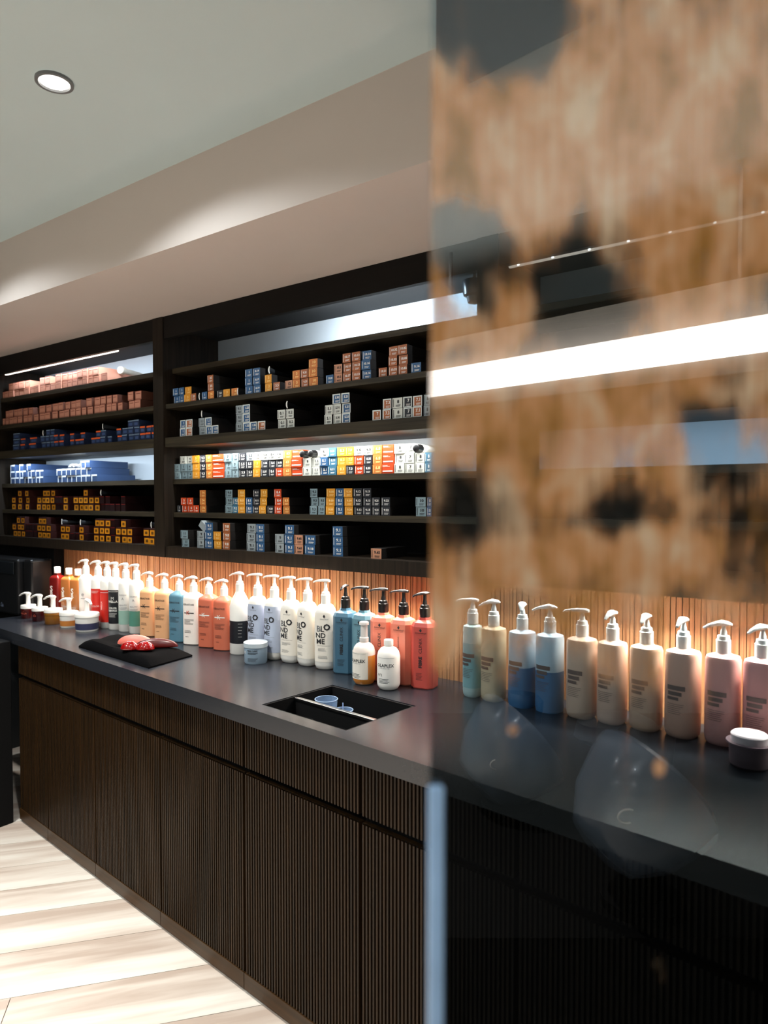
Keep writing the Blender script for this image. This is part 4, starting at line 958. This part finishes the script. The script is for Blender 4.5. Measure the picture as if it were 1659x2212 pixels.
BL = [(1300, 1400, 330, 110, 0.16), (955, 720, 45, 50, 0.6), (1130, 120, 110, 90, -0.5), (975, 960, 60, 60, 0.6), (1200, 930, 130, 60, 0.6), (1010, 520, 110, 110, -0.75), (1235, 640, 150, 170, -0.85), (1120, 690, 50, 90, 0.5), (1022, 630, 60, 70, -0.7), (1000, 340, 110, 130, 0.4), (1060, 40, 200, 170, -0.95), (1200, 300, 180, 200, 0.4), (1500, 250, 200, 260, 0.35), (1440, 560, 60, 110, 0.5),
      (990, 760, 60, 40, -0.5), (1000, 1120, 100, 150, -0.6), (1220, 960, 60, 90, 0.4), (1350, 1120, 130, 110, -0.45), (1560, 980, 130, 110, -0.6), (1620, 1160, 90, 150, -0.6), (1480, 900, 150, 60, -0.4), (960, 1380, 50, 170, 0.6), (1180, 1480, 70, 110, -0.7),
      (1430, 1665, 24, 30, 1.3), (1110, 1582, 18, 18, 1.0), (1480, 1400, 40, 110, -0.5), (1590, 1450, 80, 110, -0.25), (1130, 1310, 60, 60, -0.4), (1400, 1180, 260, 60, 0.5), (1120, 1215, 120, 60, 0.5), (1420, 1330, 30, 200, 0.25)]
CLEAR = bpy.data.materials.new('clear_glass'); CLEAR.use_nodes = True; nt = CLEAR.node_tree; nt.nodes.clear()
o_ = nt.nodes.new('ShaderNodeOutputMaterial'); t_ = nt.nodes.new('ShaderNodeBsdfTransparent'); t_.inputs[0].default_value = (0.97, 0.99, 1, 1); nt.links.new(t_.outputs[0], o_.inputs[0])
bm = bmesh.new(); bx(bm, 0, 1.1, 0, 0.008, 0.004, 2.55)
for f in bm.faces: f.material_index = 0 if f.normal.y < -0.5 else 1
bm.normal_update()
for f in bm.faces: f.material_index = 0 if f.normal.y < -0.5 else 1
obj('glass_pane', bm, [patina(), CLEAR], part)
EDG = mat('painted_edge_glint', (150, 185, 225), 0.3, var=0.25, vs=14)
bm = bmesh.new(); bx(bm, -0.0015, 0.0075, -0.006, -0.0005, 0.004, pz(940, 1700), bev=0.0015)  # pale strip that paints the light caught along the glass edge
o = obj('edge_glint', bm, EDG, part); o['label'] = 'pale blue strip painting the light on the lower left glass edge'
# steel header over the glass
p1 = c2w((922-829.5)/F*1.65, 1.65); p2 = c2w((1330-829.5)/F*1.328, 1.328)
d = Vector((p2[0]-p1[0], p2[1]-p1[1], 0)); ang = math.atan2(d.y, d.x)
p1 = c2w((940-829.5)/F*1.63, 1.63)
bm = bmesh.new(); q = [Vector((0, 0, 0)), d.normalized()*2.2, d.normalized()*2.2-Vector((p1[0]*0.5, p1[1]*0.5, 0)), Vector((-p1[0]*0.5, -p1[1]*0.5, 0))]
lo = [bm.verts.new(v) for v in q]; hi = [bm.verts.new(v+Vector((0, 0, 0.152))) for v in q]
bm.faces.new(lo); bm.faces.new(hi[::-1])
for k in range(4): bm.faces.new([lo[k-1], lo[k], hi[k], hi[k-1]])
bmesh.ops.recalc_face_normals(bm, faces=bm.faces)
tag(obj('ceiling_beam', bm, mat('beam_dark', (30, 44, 60), 0.7), loc=(p1[0], p1[1], 2.44)), 'dark blue-black ceiling beam seen through the top of the glass', 'beam')

# ------------------------------------------------------------------ what the glass mirrors: light ledge and wash basins behind the viewer
a = behind(925, 837, 3.1); b = behind(1659, 728, 2.137)
d = (b-a); L = d.length; d.normalize(); ang = math.atan2(d.y, d.x)
nrm = Vector((-d.y, d.x, 0))
gdir = Vector((gx-a.x, gy-a.y, 0)); side = -1 if gdir.dot(nrm) > 0 else 1
t = thing('light_ledge', 'long glowing light ledge behind the viewer, mirrored in the glass', 'light', (a.x, a.y, a.z), ang)
bm = bmesh.new(); bx(bm, -0.6, L+0.9, min(-side*0.08, side*0.02), max(-side*0.08, side*0.02), -0.055, 0.050, bev=0.006); obj('diffuser', bm, mat('ledge_glow', (255, 255, 255), 0.4, emis=(255, 244, 232), es=10, var=0), t)
bm = bmesh.new(); bx(bm, -0.6, L+0.9, -0.03, 0.05, -0.11, -0.057); obj('ledge_shelf', bm, mat('ledge_grey', (150, 158, 156), 0.5), t)
bm = bmesh.new(); bx(bm, -0.6, L+0.9, min(side*0.022, side*0.04), max(side*0.022, side*0.04), -0.11, 0.20); obj('glow_board', bm, mat('board_grey', (190, 184, 176), 0.8), t)  # board added to catch a soft glow above the diffuser
for k in (0.1, L-0.1):
    bm = bmesh.new(); bx(bm, k-0.006, k+0.006, side*0.031-0.006, side*0.031+0.006, 0.20, CEIL-a.z-0.001); obj('hanger', bm, CHR, t)

CER = mat('basin_ceramic', (94, 110, 128), 0.2, coat=0.5)
def basin(px, py, zv, s, label, rzx):
    c = behind(px, py, zv); c.z = max(c.z, 0.64+0.25*s)
    t = thing('wash_basin', label, 'basin', (c.x, c.y, 0), rzx)
    z0 = c.z
    bm = bmesh.new()
    prof = [(-0.24, 0.07, 0.08), (-0.22, 0.13, 0.14), (-0.12, 0.20, 0.23), (0.0, 0.235, 0.27), (0.07, 0.245, 0.285), (0.085, 0.235, 0.275), (0.06, 0.215, 0.255), (-0.08, 0.17, 0.20), (-0.15, 0.06, 0.07)]
    loft(bm, [(z*s, x*s, y*s) for z, x, y in prof], 40, p=2.3, cap=True)
    bm.transform(Matrix.Translation((0, 0, z0)) @ Matrix.Rotation(R(42), 4, 'X') @ Matrix.Rotation(R(35), 4, 'Y'))
    obj('bowl', bm, CER, t, True)
    bm = bmesh.new(); loft(bm, [(-0.02, 0.10*s, 0.05*s), (0.05, 0.11*s, 0.06*s), (0.07, 0.08*s, 0.04*s)], 24)
    bm.transform(Matrix.Translation((0, -0.20*s, z0+0.10*s))); obj('neck_rest', bm, BLK, t, True)
    rp = behind(px-32, py+32, zv-0.16*s/0.72); inv = Matrix.Translation(t.location) @ Matrix.Rotation(rzx, 4, 'Z'); inv.invert()
    ex = Vector((cy_, sy_, 0)); pts = [inv @ (rp + ex*0.021*math.cos(q) + Vector((0, 0, 0.014*math.sin(q)))) for q in [2*PI*k/24 for k in range(25)]]
    bm = bmesh.new(); sweep(bm, [(p, 0.0018, 0.0018) for p in pts], 8, Vector((0.3, 1, 0.1)))
    obj('overflow_ring', bm, WHT, t, True)  # white material stands in for the bright reflection on a chrome ring
    bm = bmesh.new(); loft(bm, [(0.0, 0.09, 0.09), (0.02, 0.09, 0.09), (0.03, 0.05, 0.05), (max(0.05, z0-0.621-0.20*s), 0.05, 0.05)], 24); bm.transform(Matrix.Translation((0, 0, 0.621))); obj('pedestal', bm, MBLK, t, True)
    return t
def face_cam(px, py, zv):            # yaw that turns a thing's front (-y) to the glass
    c = behind(px, py, zv); return math.atan2(c.x-gx, -(c.y-gy))+0.5
# dark bench under the basins, added to hide the bright floor from the glass
q = [behind(px, 1500, zv) for px, zv in ((900, 1.4), (1850, 1.4), (1850, 2.9), (900, 2.9))]
bm = bmesh.new(); c0 = sum(q, Vector())/4; c0.z = 0
lo = [bm.verts.new((v.x-c0.x, v.y-c0.y, 0)) for v in q]; hi = [bm.verts.new((v.x-c0.x, v.y-c0.y, 0.62)) for v in q]
bm.faces.new(lo); bm.faces.new(hi[::-1])
for k in range(4): bm.faces.new([lo[k-1], lo[k], hi[k], hi[k-1]])
bmesh.ops.recalc_face_normals(bm, faces=bm.faces)
tag(obj('added_wash_bench', bm, MBLK, loc=c0), 'added matt black bench behind the viewer, hiding the bright floor from the glass', 'bench')
basin(1395, 1740, 1.52, 0.62, 'white ceramic wash basin mirrored at right in the glass', math.atan2(1, 1)+0.4)
basin(1110, 1625, 2.0, 0.62, 'white ceramic wash basin mirrored further left in the glass', math.atan2(1, 1)+0.4)
c = behind(1335, 1578, 1.95)
t = thing('head_rest', 'dark padded head rest standing between the two mirrored basins', 'head rest', (c.x, c.y, 0.621), R(40))
bm = bmesh.new(); loft(bm, [(0.0, 0.07, 0.07), (0.012, 0.07, 0.07), (0.02, 0.015, 0.015), (c.z-0.66, 0.015, 0.015)], 24); obj('stand', bm, CHR, t, True)
bm = bmesh.new(); loft(bm, [(-0.04, 0.09, 0.05), (-0.02, 0.12, 0.06), (0.02, 0.11, 0.06), (0.045, 0.06, 0.03)], 28, p=2.4); bm.transform(Matrix.Translation((0, 0, c.z-0.621))); obj('pad', bm, mat('slate_leather', (52, 60, 68), 0.4), t, True)
